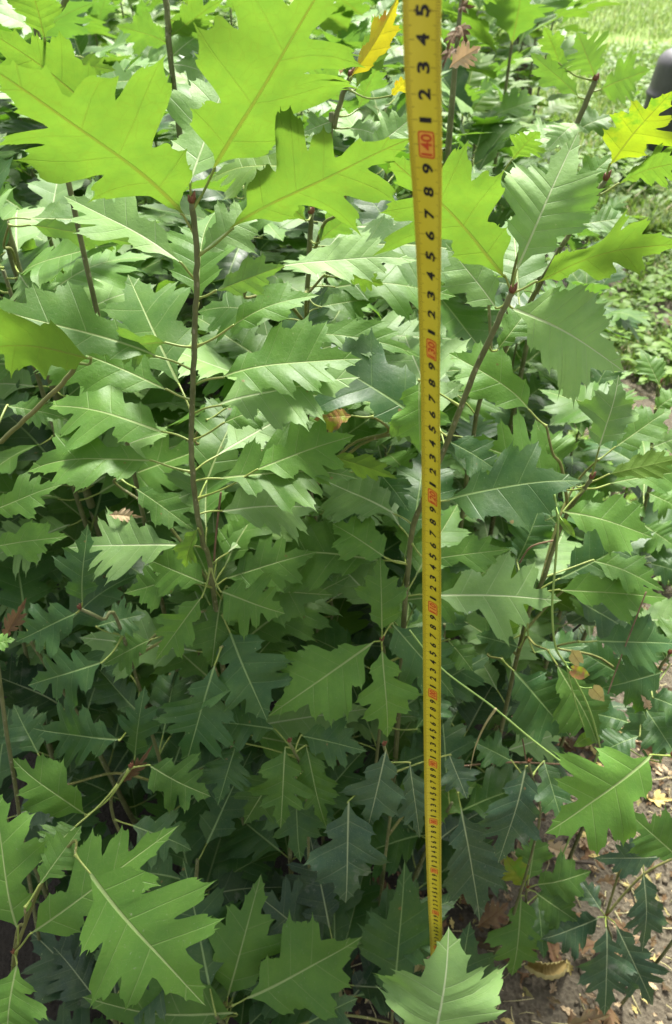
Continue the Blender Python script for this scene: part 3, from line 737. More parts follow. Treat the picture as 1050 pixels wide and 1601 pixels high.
E2 = Sapling('E2', [(484, 752), (489, 790), (494, 852)], .68, 'low oak sapling between the front stem and the tape with leaves drooping over its tip', rad=(.0018, .0034))
L = E2.leaf
L(592, 634, 402, 622, 66, 'u', 'leaf', .5, Y=.66, n=(0, -.45, .88), bend=.8, sinus=.7)
L(592, 636, 656, 704, 50, 'b', 'leaf', -.1, Y=.65, n=(-.2, -.9, .1), bend=.8)
L(510, 712, 622, 750, 42, 'b', 'lime', .0, Y=.64, n=(0, -.8, .3), bend=.7)
L(551, 650, 489, 656, 48, 'u', 'spotted', .3, Y=.66, n=(0, -.7, .7), sinus=.8, label='yellow oak leaf with a large brown blotch')
L(440, 738, 488, 795, 60, 'u', 'leaf', .4, Y=.63, n=(0, -.6, .8))
L(510, 800, 420, 780, 60, 'u', 'leaf', -.1, Y=.68)
L(520, 860, 560, 790, 60, 'u', 'dark', .3, Y=.70)
L(470, 860, 520, 910, 70, 'u', 'dark', .3, Y=.66)
L(350, 640, 440, 600, 55, 'u', 'leaf', .1, Y=.68)
L(585, 730, 640, 800, 60, 'u', 'dark', .3, Y=.70)

# B: whorl in the centre, against the tape
B = Sapling('B', [(596, 1002), (600, 1060, .60)], .58, 'short oak sapling just left of the tape with one upright and two hanging leaves', rad=(.0018, .0036))
L = B.leaf
L(597, 988, 594, 868, 84, 'u', 'leaf', .1, Y=.58, n=(0, -.85, .5), sinus=.75, bend=.4)
L(585, 1003, 416, 1122, 138, 'u', 'leaf', .45, Y=.57, n=(-.1, -.72, .7), sinus=.7, bend=.5)
L(597, 1014, 606, 1155, 102, 'u', 'leaf', .5, Y=.56, n=(.05, -.82, .55), sinus=.55, bend=.5)
L(612, 974, 712, 1092, 105, 'u', 'dark', .75, Y=.60, n=(.2, -.75, .6), sinus=.7)
L(700, 1000, 740, 1050, 55, 'u', 'leaf', -.2, Y=.62)
L(650, 1140, 700, 1075, 60, 'u', 'dark', .5, Y=.60)

# G: two brown stems behind the left edge
G = Sapling('G', [(6, 345), (22, 405), (46, 490), (72, 560), (97, 645)], .86, 'thick brown-stemmed oak sapling standing behind the left edge under the big leaf', rad=(.0058, .0072), foot=(.01, 0), bud=False)
L = G.leaf
L(28, 425, 75, 492, 92, 'u', 'grey', -.1, Y=.80, n=(0, -.75, .6), sinus=.5)
L(76, 520, 82, 458, 52, 'b', 'lime', .2, Y=.80, sinus=.7)
L(45, 352, 218, 384, 52, 'b', 'leaf', .2, Y=.76, n=(0, -.9, .15), sinus=.55)
L(60, 640, 150, 680, 60, 'u', 'leaf', .0, Y=.80)
L(30, 560, -30, 520, 60, 'u', 'leaf', .2, Y=.82)
L(105, 620, 170, 575, 60, 'u', 'leaf', .0, Y=.84)
G2 = Sapling('G2', [(72, 355), (88, 405), (104, 452), (120, 520)], 1.0, 'thin-stemmed oak sapling behind the thick left stem with an upright lime leaf', rad=(.003, .005), bud=False)
L = G2.leaf
L(120, 446, 114, 372, 58, 'b', 'lime', .1, sinus=.45, n=(0, -.95, 0))
L(160, 450, 230, 400, 60, 'u', 'leaf', .0)
L(130, 480, 190, 500, 60, 'u', 'leaf', .2)
L(70, 400, 20, 380, 50, 'b', 'leaf', .1)
G3 = Sapling('G3', [(118, 566), (104, 592), (50, 645), (2, 690), (-90, 770)], .50, 'greenish oak twig leaning in from the left edge with a broad backlit leaf', rad=(.0019, .0028), mat='bark_green', foot=(-.35, -.02))
L = G3.leaf
L(142, 560, -70, 548, 122, 'b', 'lime', .6, Y=.46, n=(0, -.8, -.42), bend=.5, sinus=.85, fold=.15)
L(10, 635, 105, 655, 50, 'u', 'leaf', .1, Y=.56)
G4 = Sapling('G4', [(-15, 800), (-22, 900)], .46, 'oak sapling just outside the left edge holding two bright jagged leaves into view', rad=(.002, .003), foot=(-.2, 0))
L = G4.leaf
L(-15, 800, 98, 758, 78, 'u', 'leaf', .55, Y=.47, n=(0, -.65, .75), sinus=.7)
L(-12, 855, 108, 838, 66, 'u', 'leaf', .5, Y=.46, n=(0, -.65, .75), sinus=.65)
L(-20, 1010, 24, 1000, 30, 'u', 'leaf', .3, Y=.45)

# H: dark mid-left
H = Sapling('H', [(125, 952), (160, 968), (192, 992, .58)], .56, 'oak sapling at middle left with dark deeply cut leaves round a shaded fork', rad=(.002, .0034))
L = H.leaf
L(128, 944, 137, 818, 92, 'u', 'dark', .6, n=(0, -.85, .5), sinus=.5)
L(120, 958, 24, 1004, 90, 'u', 'dark', .6, n=(-.1, -.75, .65), sinus=.5)
L(160, 1035, 42, 1072, 118, 'u', 'dark', .3, Y=.54, n=(-.1, -.75, .65), sinus=.45)
L(210, 1186, 226, 1072, 68, 'u', 'dark', .7, Y=.50, n=(0, -.85, .5), sinus=.5)
L(336, 1038, 288, 1205, 130, 'u', 'dark', .5, Y=.54, n=(0, -.8, .55), sinus=.5)
L(358, 986, 418, 1128, 150, 'u', 'dark', .4, Y=.57, n=(.05, -.75, .65), sinus=.5)
L(188, 1156, 52, 1138, 118, 'u', 'dark', .35, Y=.50, n=(-.05, -.75, .65), sinus=.5)
L(60, 1180, 20, 1100, 80, 'u', 'dark', .1, Y=.54, sinus=.5)
L(150, 980, 230, 960, 60, 'u', 'dark', .2, Y=.58, sinus=.5)
H2 = Sapling('H2', [(205, 1200), (185, 1225), (178, 1280, .46)], .45, 'reddish-twigged oak sapling low at left with a bright jagged leaf and shaded ones', rad=(.0018, .0032), mat='bark')
L = H2.leaf
L(136, 1274, 18, 1184, 84, 'u', 'leaf', .15, Y=.42, n=(-.05, -.75, .65), sinus=.65, node=(180, 1240))
L(232, 1196, 330, 1246, 96, 'u', 'leaf', -.35, Y=.45, n=(.05, -.75, .65), sinus=.5)
L(205, 1290, 300, 1330, 90, 'u', 'dark', .2, Y=.45, sinus=.5)
L(120, 1290, 60, 1350, 85, 'u', 'leaf', -.5, Y=.40, sinus=.6)

# I: lower centre, dark
I = Sapling('I', [(452, 1160), (470, 1200), (480, 1260, .50)], .50, 'shaded oak sapling in the lower centre with drooping mid green leaves', rad=(.0018, .003))
L = I.leaf
L(446, 1168, 438, 1295, 104, 'u', 'leaf', -.45, n=(0, -.82, .55), sinus=.5)
L(478, 1165, 510, 1295, 74, 'u', 'leaf', -.3, Y=.51, n=(0, -.8, .55), sinus=.55)
L(470, 1150, 575, 1175, 80, 'u', 'dark', .4, Y=.52, sinus=.55)
L(370, 1160, 340, 1260, 90, 'u', 'dark', .3, Y=.52, sinus=.5)
L(430, 1140, 330, 1130, 90, 'u', 'dark', .3, Y=.53, sinus=.5)
I2 = Sapling('I2', [(600, 1165), (610, 1210), (612, 1260, .50)], .50, 'shaded oak sapling low beside the tape with dusty blue-green hanging leaves', rad=(.0018, .003))
L = I2.leaf
L(603, 1172, 574, 1296, 98, 'u', 'blue', .8, n=(0, -.8, .55), sinus=.65)
L(640, 1192, 656, 1312, 62, 'u', 'blue', .8, n=(0, -.8, .55), sinus=.65)
L(545, 1252, 540, 1412, 128, 'u', 'blue', .7, Y=.46, n=(0, -.8, .55), sinus=.65)
L(702, 1180, 730, 1250, 70, 'u', 'blue', .5, Y=.52)
L(720, 1262, 748, 1440, 105, 'u', 'blue', .5, Y=.50, n=(.1, -.8, .5), sinus=.75)
I3 = Sapling('I3', [(614, 1580), (610, 1620)], .36, 'low oak seedling at the tape foot with one very large smooth dark leaf', rad=(.002, .003))
L = I3.leaf
L(614, 1578, 632, 1342, 132, 'u', 'dark', .3, Y=.37, n=(0, -.85, .5), sinus=.85, wave=.3, bend=.3)
L(700, 1590, 735, 1440, 110, 'u', 'dark', -.1, Y=.38, n=(.1, -.8, .5), sinus=.8)
L(480, 1600, 560, 1560, 100, 'u', 'dark', -.4, Y=.33)

# J: bottom left
J = Sapling('J', [(22, 1490), (16, 1560), (5, 1640)], .30, 'oak sapling in the bottom left corner with large bright leaves on yellow stalks', rad=(.0016, .0026), mat='bark_green')
L = J.leaf
L(138, 1362, 322, 1572, 225, 'u', 'leaf', .6, Y=.33, n=(.05, -.66, .75), sinus=.52, bend=.35, wave=.5, node=(30, 1500))
L(45, 1462, 280, 1290, 128, 'u', 'leaf', .75, Y=.30, n=(0, -.65, .75), sinus=.55, bend=.4, node=(24, 1490))
L(28, 1452, -8, 1232, 130, 'u', 'leaf', .65, Y=.31, n=(0, -.7, .7), sinus=.5, node=(24, 1490))
L(26, 1505, 10, 1660, 125, 'u', 'leaf', .7, Y=.29, n=(-.1, -.7, .7), sinus=.6, node=(24, 1490))
L(60, 1385, 128, 1290, 80, 'u', 'leaf', .1, Y=.33, sinus=.6)

# K: bottom centre
K = Sapling('K', [(356, 1588), (352, 1640)], .36, 'oak seedling at the bottom edge left of centre with three broad mid green leaves', rad=(.0018, .003))
L = K.leaf
L(355, 1562, 408, 1366, 128, 'u', 'leaf', .4, Y=.36, n=(0, -.75, .6), sinus=.72, bend=.4)
L(386, 1560, 566, 1462, 150, 'u', 'leaf', .3, Y=.35, n=(.1, -.72, .7), sinus=.68, bend=.4)
L(370, 1585, 125, 1560, 130, 'u', 'leaf', .0, Y=.34, n=(0, -.75, .6), sinus=.6)
L(330, 1600, 240, 1640, 100, 'u', 'leaf', -.3, Y=.33)

Lf = Sapling('L', [(700, 1690), (702, 1720)], .245, 'bright oak sapling at the bottom edge whose pale leaf hides the foot of the tape', rad=(.0018, .003))
Lf.leaf(672, 1665, 702, 1448, 290, 'u', 'grey', .15, Y=.25, n=(.05, -.72, .7), sinus=.72, wave=.9, bend=.5, nl=4)

# M: right, bright leaf above the soil
Mm = Sapling('M', [(1050, 1182), (1085, 1205), (1180, 1290)], .44, 'oak sapling at the right edge with one broad bright leaf held over the soil', rad=(.0018, .003))
L = Mm.leaf
L(1018, 1180, 850, 1302, 165, 'u', 'leaf', .85, Y=.43, n=(.0, -.7, .72), sinus=.55, bend=.5, node=(1050, 1182))
L(1065, 1345, 972, 1262, 92, 'u', 'leaf', -.35, Y=.44, n=(.1, -.75, .65), sinus=.8)
M3 = Sapling('M3', [(826, 1192), (838, 1240), (842, 1290, .50)], .50, 'oak sapling low at right of the tape with one dusty blue hanging leaf', rad=(.0016, .003))
L = M3.leaf
L(822, 1198, 778, 1350, 98, 'u', 'blue', .9, n=(0, -.8, .55), sinus=.6, bend=.4)
L(800, 1190, 740, 1160, 70, 'u', 'dark', .1, Y=.54)
L(850, 1190, 880, 1290, 70, 'u', 'dark', .1, Y=.52)

# N: drooping seedling on the soil
N_ = Sapling('N', [(947, 1432), (950, 1450), (955, 1470)], .485, 'dusty blue-green oak seedling drooping over the bare soil at bottom right', rad=(.0016, .0026))
L = N_.leaf
L(936, 1434, 843, 1468, 72, 'u', 'blue', .55, n=(0, -.7, .7), sinus=.5)
L(947, 1448, 944, 1588, 88, 'u', 'blue', .45, Y=.46, n=(0, -.8, .55), sinus=.5)
L(960, 1442, 1020, 1572, 84, 'u', 'blue', .3, Y=.47, n=(.1, -.8, .55), sinus=.5)
L(940, 1424, 905, 1372, 40, 'u', 'blue', .3)
L(1036, 1338, 925, 1340, 62, 'u', 'blue', .75, Y=.50, n=(0, -.7, .7), sinus=.6, node=(950, 1430))
L(1006, 1362, 1004, 1488, 66, 'u', 'blue', .5, Y=.49, n=(.1, -.8, .55), sinus=.6, node=(950, 1430))
# O: mottled yellow-green seedling
O_ = Sapling('O', [(824, 1388), (822, 1405), (820, 1425)], .515, 'mottled yellow-green oak seedling with a yellow stub leaf above dead leaves at bottom right', rad=(.0018, .0028))
L = O_.leaf
L(815, 1400, 800, 1528, 88, 'u', 'leaf', -.15, n=(0, -.8, .55), sinus=.55)
L(836, 1384, 925, 1362, 72, 'u', 'leaf', -.6, n=(0, -.7, .7), sinus=.6)
L(836, 1394, 905, 1442, 66, 'u', 'leaf', -.7, Y=.51, n=(0, -.7, .7), sinus=.6)
L(826, 1376, 838, 1296, 60, 'u', 'leaf', -.6, Y=.52, n=(0, -.7, .7), sinus=.8)
L(822, 1386, 786, 1335, 48, 'u', 'yellow', -.7, n=(0, -.8, .6), sinus=.9, label='plain yellow leaf')
L(840, 1400, 850, 1500, 60, 'u', 'dark', -.2, Y=.53)

# Q: upper middle, turning yellow and red
Q = Sapling('Q', [(548, 120), (535, 150), (522, 200), (515, 260)], .95, 'oak sapling at the top beside the tape with yellow leaves turning red', rad=(.003, .005))
L = Q.leaf
L(548, 122, 626, -12, 46, 'b', 'autumn', .3, Y=.92, n=(-.5, -.8, .1), fold=.5, sinus=.8, label='yellow leaf with a red streak')
L(610, 150, 640, 125, 24, 'b', 'autumn', .2, Y=.90)
L(555, 140, 620, 20, 46, 'b', 'lime', .1, Y=.95, n=(.3, -.9, .1))
L(560, 170, 600, 90, 50, 'b', 'leaf', .2, Y=.98)
L(535, 160, 480, 100, 60, 'b', 'leaf', .1, Y=.98)
L(545, 200, 610, 220, 60, 'u', 'grey', .3)
L(520, 190, 470, 210, 60, 'u', 'grey', .1)
T_ = Sapling('T', [(60, 60), (90, 20), (108, -10)][::-1], .70, 'oak sapling at the upper left corner behind the big leaf with two lime leaves', rad=(.0022, .004))
L = T_.leaf
L(155, 178, -30, 40, 125, 'b', 'lime', -.2, Y=.66, n=(0, -.9, -.3), sinus=.75, bend=.3)
L(70, 62, 40, -40, 80, 'b', 'lime', .1, Y=.64, sinus=.75)
L(100, 96, 182, 110, 36, 'b', 'lime', .2, Y=.9, n=(0, -.9, .2))
T2 = Sapling('T2', [(258, -6), (264, 50), (270, 122)], 1.3, 'brown-stemmed oak sapling seen between the two big backlit leaves at top left', rad=(.0045, .006), bud=False)
for (a, b, c, d, w_, s_, m_) in [(262, 30, 340, 70, 60, 'b', 'leaf'), (266, 70, 180, 40, 60, 'b', 'leaf'), (268, 100, 350, 125, 60, 'u', 'grey'), (264, 60, 350, 0, 55, 'b', 'lime'), (270, 115, 200, 150, 60, 'u', 'leaf'), (268, 90, 330, 40, 60, 'u', 'grey')]:
    T2.leaf(a, b, c, d, w_, s_, m_, 0.1)

D3 = Sapling('D3', [(1030, 600, .90), (1020, 680, .88), (1005, 800, .86)], .86, 'leafy oak sapling half cut off by the right edge behind the pale fan of leaves', rad=(.0022, .0042))
L = D3.leaf
for (a, b, c, d, w_, s_, m_, t_) in [(1032, 605, 1000, 545, 45, 'u', 'leaf', .1), (1025, 640, 1070, 610, 50, 'u', 'leaf', .2), (1022, 660, 975, 650, 40, 'u', 'leaf', .2), (1018, 700, 1075, 680, 55, 'u', 'grey', .2),
     (1012, 770, 1070, 800, 60, 'u', 'leaf', .3), (1010, 790, 960, 815, 60, 'u', 'leaf', .0), (1005, 820, 1060, 860, 66, 'u', 'leaf', .1), (1000, 850, 950, 880, 60, 'u', 'dark', .3), (1015, 880, 1075, 900, 60, 'u', 'dark', .5)]:
    L(a, b, c, d, w_, s_, m_, t_)
A.fill(26, .60, 1.22, ('leaf', 'leaf', 'grey')); C.fill(18, .55, 1.10); C2.fill(12, .6, 1.15); D.fill(10, .35, .85); E_.fill(24, .7, 1.20, ('leaf', 'leaf', 'grey')); E2.fill(20, .5, .90)
G.fill(22, .6, 1.22, ('leaf', 'grey', 'leaf')); G2.fill(16, .7, 1.2, ('leaf', 'grey')); B.fill(9, .35, .70, ('dark', 'leaf')); H.fill(8, .35, .72, ('dark',)); D3.fill(8, .4, .95); T2.fill(8, 1.0, 1.3); Q.fill(8, .9, 1.3, ('leaf', 'lime', 'grey')); C3.fill(5, .8, 1.1)

# extra leaves that close the gaps low at left and centre
L = K.leaf
L(350, 1600, 300, 1500, 95, 'u', 'leaf', -.1, Y=.38, n=(-.1, -.75, .65), sinus=.62)
L = I.leaf
L(440, 1190, 380, 1290, 100, 'u', 'leaf', -.6, Y=.52, n=(-.1, -.78, .6), sinus=.6)
L(460, 1210, 470, 1350, 110, 'u', 'dark', .4, Y=.53, n=(0, -.78, .6), sinus=.65)
L = A.leaf
L(345, 935, 330, 1045, 95, 'u', 'leaf', -.2, Y=.60, n=(0, -.8, .6), sinus=.6, node=(333, 916))
L(352, 918, 520, 930, 105, 'u', 'leaf', -.25, Y=.62, n=(.1, -.7, .7), sinus=.65, node=(333, 916))
L = D2.leaf
L(1035, 1050, 940, 1075, 105, 'u', 'dark', .5, Y=.59, n=(0, -.75, .65), sinus=.7)

# ------------------------------------------------------------------ procedural saplings
LEAF_BANK = []
def bank():
    for i in range(14):
        r = random.Random(900+i)
        LEAF_BANK.append(leaf_arrays(900+i, 1.0, r.uniform(.70, .90), r.uniform(.1, .75), r.uniform(-.05, .3), r.uniform(-.1, .5), r.uniform(.4, 1.0), r.uniform(-.3, .3), r.choice([3, 3, 4]), r.uniform(.55, .88)))
bank()
LEAF_MESH = {}
def leaf_mesh(k, mat):
    """unit leaf with its stalk, shared by the copies"""
    if (k, mat) in LEAF_MESH: return LEAF_MESH[(k, mat)]
    V, Fc, U1, U2 = LEAF_BANK[k]
    pv, pf, _ = tube_data([Vector((-.16, 0, .02)), Vector((-.08, 0, -.005)), Vector((0.03, 0, -0.001))], [.009, .007, .006], 5)
    b = len(V); VV = [tuple(v) for v in V] + [tuple(v) for v in pv]
    FF = list(Fc) + [tuple(i+b for i in f) for f in pf]
    o = mesh_obj('leaf', VV, FF, None, None, {'plane': np.concatenate([U1, np.zeros((len(pv), 2))]), 'vein': np.concatenate([U2, np.zeros((len(pv), 2))])},
                 mats=[M[mat], M['petiole']], matidx=[0]*len(Fc)+[1]*len(pf))
    me = o.data; bpy.data.objects.remove(o); LEAF_MESH[(k, mat)] = me; return me
def leaf_sites(rng, H, dens=1.0, low=0.15, size=1.0):
    """positions along the stem, direction, size"""
    S = []
    flush = [H, H*rng.uniform(.70, .78), H*rng.uniform(.42, .52)]
    az = rng.uniform(0, 6.28)
    for fi, h in enumerate(flush):
        for k in range(int(5*dens)+1):
            az += 2.4; S.append((h - 0.012*k, az, rng.uniform(5, 45) if fi == 0 else rng.uniform(-15, 30), rng.uniform(.105, .155)*size))
    h = H*low
    while h < H:
        az += 2.4 + rng.uniform(-.4, .4)
        S.append((h, az, rng.uniform(-25, 25), rng.uniform(.10, .16)*size)); h += 0.034/dens*rng.uniform(.7, 1.3)
    return S
def site_matrix(rng, stem_pt, az, el, L):
    e = math.radians(el)
    ax = Vector((math.cos(az)*math.cos(e), math.sin(az)*math.cos(e), math.sin(e)))
    up = Vector((rng.uniform(-.35, .35), rng.uniform(-.35, .35), 1))
    R = frame(ax, up).to_4x4()
    base = stem_pt + ax*(.16*L)
    return Matrix.Translation(base) @ R @ Matrix.Scale(L, 4)
def stem_line(rng, H):
    lx, ly = rng.uniform(-.06, .06), rng.uniform(-.06, .06)
    return smooth_path([Vector((0, 0, -.02)), Vector((lx*.3+rng.uniform(-.01, .01), ly*.3, H*.35)), Vector((lx*.6, ly*.6+rng.uniform(-.012, .012), H*.7)), Vector((lx, ly, H))], 7)
def on_line(path, h):
    for a, b in zip(path, path[1:]):
        if b.z >= h: return a.lerp(b, (h-a.z)/max(1e-6, b.z-a.z))
    return path[-1]
PROTO = {}
def proto_parts(key, seed, H, mats, dens=1.0, low=.15, size=1.0):
    """stem mesh + list of (mesh, matrix, tint)"""
    rng = random.Random(seed); line = stem_line(rng, H)
    V, Fc, _ = tube_data(line, [.0058 - .0036*i/(len(line)-1) for i in range(len(line))], 8, rng, .06)
    o = mesh_obj('stem', V, Fc, M['bark']); sm = o.data; bpy.data.objects.remove(o)
    L = []
    for h, az, el, l in leaf_sites(rng, H, dens, low, size):
        mt = rng.choice(mats); k = rng.randrange(len(LEAF_BANK))
        L.append((leaf_mesh(k, mt), site_matrix(rng, on_line(line, h), az, el, l), rng.uniform(-.5, .5)))
    PROTO[key] = (sm, L[:96]); return PROTO[key]
def place_parts(key, x, y, rz, sc_, label, group, name='oak_sapling', keep=None):
    sm, L = PROTO[key]
    root = empty(name, (x, y, ground_z(x, y)), label, 'sapling', group); root.rotation_euler = (0, 0, rz); root.scale = (sc_, sc_, sc_)
    s = bpy.data.objects.new('stem', sm); COL.objects.link(s); s.parent = root
    W = Matrix.Translation(root.location) @ Matrix.Rotation(rz, 4, 'Z') @ Matrix.Scale(sc_, 4)
    for me, mt, t in L:
        if keep and not keep(W @ mt): continue
        lf = bpy.data.objects.new('leaf', me); COL.objects.link(lf); lf.parent = root; lf.matrix_local = mt; lf['tint'] = t
    return root
FAR = {}
def far_proto(key, seed, H, mats, dens=1.0):
    rng = random.Random(seed); line = stem_line(rng, H)
    V, Fc, _ = tube_data(line, [.008 - .005*i/(len(line)-1) for i in range(len(line))], 6, rng, .06)
    o = mesh_obj('stem', V, Fc, M['bark']); sm = o.data; bpy.data.objects.remove(o)
    VV = []; FF = []; A = []; B = []; T = []; MI = []; b = 0
    for h, az, el, l in leaf_sites(rng, H, dens, .2, 1.25):
        V, Fc, U1, U2 = LEAF_BANK[rng.randrange(len(LEAF_BANK))]
        mt = np.array(site_matrix(rng, on_line(line, h), az, el, l))
        VV.append(V @ mt[:3, :3].T + mt[:3, 3]); FF += [tuple(i+b for i in f) for f in Fc]; A.append(U1 + rng.randrange(20)*0.0); B.append(U2)
        T.append(np.full(len(V), rng.uniform(-.7, .7))); MI += [rng.randrange(len(mats))]*len(Fc); b += len(V)
    o = mesh_obj('foliage', np.concatenate(VV), FF, None, None, {'plane': np.concatenate(A), 'vein': np.concatenate(B)}, attrs={'lt': np.concatenate(T)},
                 mats=[M[m] for m in mats], matidx=MI)
    fm = o.data; bpy.data.objects.remove(o); FAR[key] = (sm, fm)
def place_far(key, x, y, rz, sc_, label, group):
    sm, fm = FAR[key]
    root = empty('oak_sapling', (x, y, 0), label, 'sapling', group); root.rotation_euler = (0, 0, rz); root.scale = (sc_,)*3
    for n, me in (('stem', sm), ('foliage', fm)):
        o = bpy.data.objects.new(n, me); COL.objects.link(o); o.parent = root
R0 = random.Random(77)
ORD = 'first second third fourth fifth sixth seventh eighth ninth tenth eleventh twelfth thirteenth fourteenth fifteenth sixteenth seventeenth eighteenth nineteenth twentieth'.split()
for i in range(5): proto_parts(('mid', i), 20+i, 1.16+.05*(i % 3), ['leaf', 'leaf', 'grey', 'dark'], dens=1.2, size=1.25)
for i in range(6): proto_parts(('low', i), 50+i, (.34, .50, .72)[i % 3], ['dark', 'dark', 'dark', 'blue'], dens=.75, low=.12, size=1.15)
for i in range(4): far_proto(i, 80+i, 1.13, ['leaf', 'grey', 'leaf', 'lime', 'lime'], dens=1.0)

def edge_x(y): return min(0.06 + .36*y, .46 + .115*y)
def keep_behind(limit):
    # leaf stays behind the sightlines of the nearer saplings: horizontal distance from the camera post
    def k(mt):
        p = mt.translation; q = mt @ Vector((1, 0, 0))
        return min(p.y, q.y) > limit
    return k
# rows right behind the tape: every leaf a part
yy = 0.88; row = 0
while yy < 2.0:
    dmax = yy/0.62
    x = -(.46*yy/0.70+.10) + R0.uniform(0, .12)
    col = 0
    while x < edge_x(yy):
        h = R0.uniform(.92, 1.04)
        if x > .36*yy-.24: h *= .74
        place_parts(('mid', R0.randrange(5)), x, yy+R0.uniform(-.06, .06), R0.uniform(0, 6.28), h*(1.0 if yy > 1.2 else .93),
                    '%s young oak sapling from the left in the %s crowded row behind the tape' % (ORD[min(col, 19)], ORD[row]), 'oak saplings crowded behind the measuring tape', keep=keep_behind(.68)); col += 1
        x += R0.uniform(.20, .28)
    yy += .24; row += 1
row = 0
# distant rows
while yy < 6.4:
    x = -(.50*yy+.3) + R0.uniform(0, .2)
    col = 0
    while x < edge_x(yy):
        place_far(R0.randrange(4), x, yy+R0.uniform(-.1, .1), R0.uniform(0, 6.28), R0.uniform(.92, 1.12)*(.72 if x > .36*yy-.26 else 1),
                  '%s distant oak sapling from the left in the %s of the far rows' % (ORD[min(col, 19)], ORD[min(row, 19)]), 'distant oak saplings in the far rows'); col += 1
        x += R0.uniform(.24, .36)
    yy += .36; row += 1
# low shaded ones under the tall front saplings
LOW = [(-.34, .68, 2, 'behind the dark leaves left of centre'), (-.16, .72, 5, 'behind the lower whorl of the tall front stem'), (.02, .70, 2, 'behind the whorl beside the tape'), (.20, .74, 5, 'behind the leaning stem right of the tape'),
       (-.46, .52, 1, 'at the left edge above the bright corner leaves'), (-.24, .50, 4, 'below the shaded fork at middle left'), (-.06, .54, 1, 'behind the drooping mid green leaves'), (.10, .56, 4, 'behind the tape at its lower third'), (.36, .80, 2, 'behind the right-hand whorl'),
       (-.34, .36, 0, 'under the bright bottom left leaves'), (-.15, .38, 3, 'at the bottom edge left of the broad three-leaved seedling'), (.02, .40, 0, 'at the tape foot, left side'), (-.54, .74, 5, 'beyond the left edge leaves'), (.22, .66, 1, 'behind the dusty hanging leaf right of the tape'), (.48, 1.0, 2, 'at the soil edge behind the right-hand sapling')]
for (x, y, k, wh) in LOW:
    place_parts(('low', k), x, y, R0.uniform(0, 6.28), 1.0, 'short shaded oak seedling ' + wh, 'short shaded oak seedlings under the front saplings', name='oak_seedling', keep=keep_behind(y-.03))

# ------------------------------------------------------------------ single small things
def loose_leaf(name, px, py, tx, ty, wpx, mat, label, cat, Y=None, n=(0, -.6, .8), curl=.8, bend=1.2, fold=.5, wave=1.5, twist=.6, z=None, seed=None, sinus=.55, group=None):
    pb = at_y(px, py, Y) if z is None else at_z(px, py, z)
    pt = at_y(tx, ty, Y) if z is None else at_z(tx, ty, z)
    d = depth_of(pb); ax = pt-pb
    R = frame(ax, Vector(n)); W = wpx*d/F
    V, Fc, U1, U2 = leaf_arrays(seed or (px*3+py), ax.length, W, bend, fold, curl, wave, twist, 4, sinus)
    o = mesh_obj(name, V @ np.array(R).T, Fc, M[mat], None, {'plane': U1, 'vein': U2}); o.location = pb
    tag(o, label, cat, group); return o
loose_leaf('dead_leaf', 702, 108, 752, 72, 44, 'peach', 'pale peach curled dead leaf caught on stems right of the tape near the top', 'dead leaf', Y=1.0, n=(-.2, -.8, .5))
loose_leaf('dead_leaf', 10, 1000, 42, 932, 34, 'dead', 'brown torn dead leaf caught in the foliage at the left edge', 'dead leaf', Y=.50, n=(-.2, -.9, .4), curl=1.5, bend=.5)
loose_leaf('dead_leaf', 192, 1225, 240, 1162, 26, 'dead', 'brown rolled dead leaf hanging on a twig at lower left', 'dead leaf', Y=.46, n=(-.2, -.9, .4), curl=2.5, bend=.4)
loose_leaf('dead_leaf', 168, 805, 225, 808, 26, 'peach', 'tan dead leaf on shaded leaves left of the tall front stem', 'dead leaf', Y=.62, bend=.3)
loose_leaf('dead_leaf', 532, 118, 540, 88, 14, 'peach', 'small cream dead leaf scrap beside the reddening leaf at the top', 'dead leaf', Y=.90, curl=2)
loose_leaf('dead_leaf', 848, 1320, 905, 1345, 34, 'peach', 'flat tan dead leaf on the soil under the broad bright leaf at right', 'dead leaf', z=.02, n=(0, -.1, 1), bend=.4, curl=.4)
loose_leaf('dead_leaf', 745, 1452, 795, 1410, 48, 'dead', 'broad reddish-brown dead leaf on the ground beside the mottled seedling', 'dead leaf', z=.05, n=(0, -.3, 1), bend=.6)
loose_leaf('dead_leaf', 780, 1500, 830, 1475, 40, 'dead', 'dark brown crumpled dead leaf on the ground below the mottled seedling', 'dead leaf', z=.03, n=(0, -.3, 1))
loose_leaf('dead_leaf', 1030, 972, 1056, 962, 18, 'peach', 'cream oval dead leaf on the soil at the right edge', 'dead leaf', z=.015, n=(0, 0, 1), sinus=1, wave=.2)
loose_leaf('dead_leaf', 1000, 1085, 1016, 1108, 16, 'peach', 'small orange-tan dead leaf curled on dark foliage at right', 'dead leaf', Y=.56, n=(0, -.8, .5), curl=2)
loose_leaf('dead_leaf', 985, 1160, 1030, 1180, 20, 'dead', 'red-brown dead leaf above the broad bright leaf at the right edge', 'dead leaf', Y=.56, n=(0, -.6, .8))
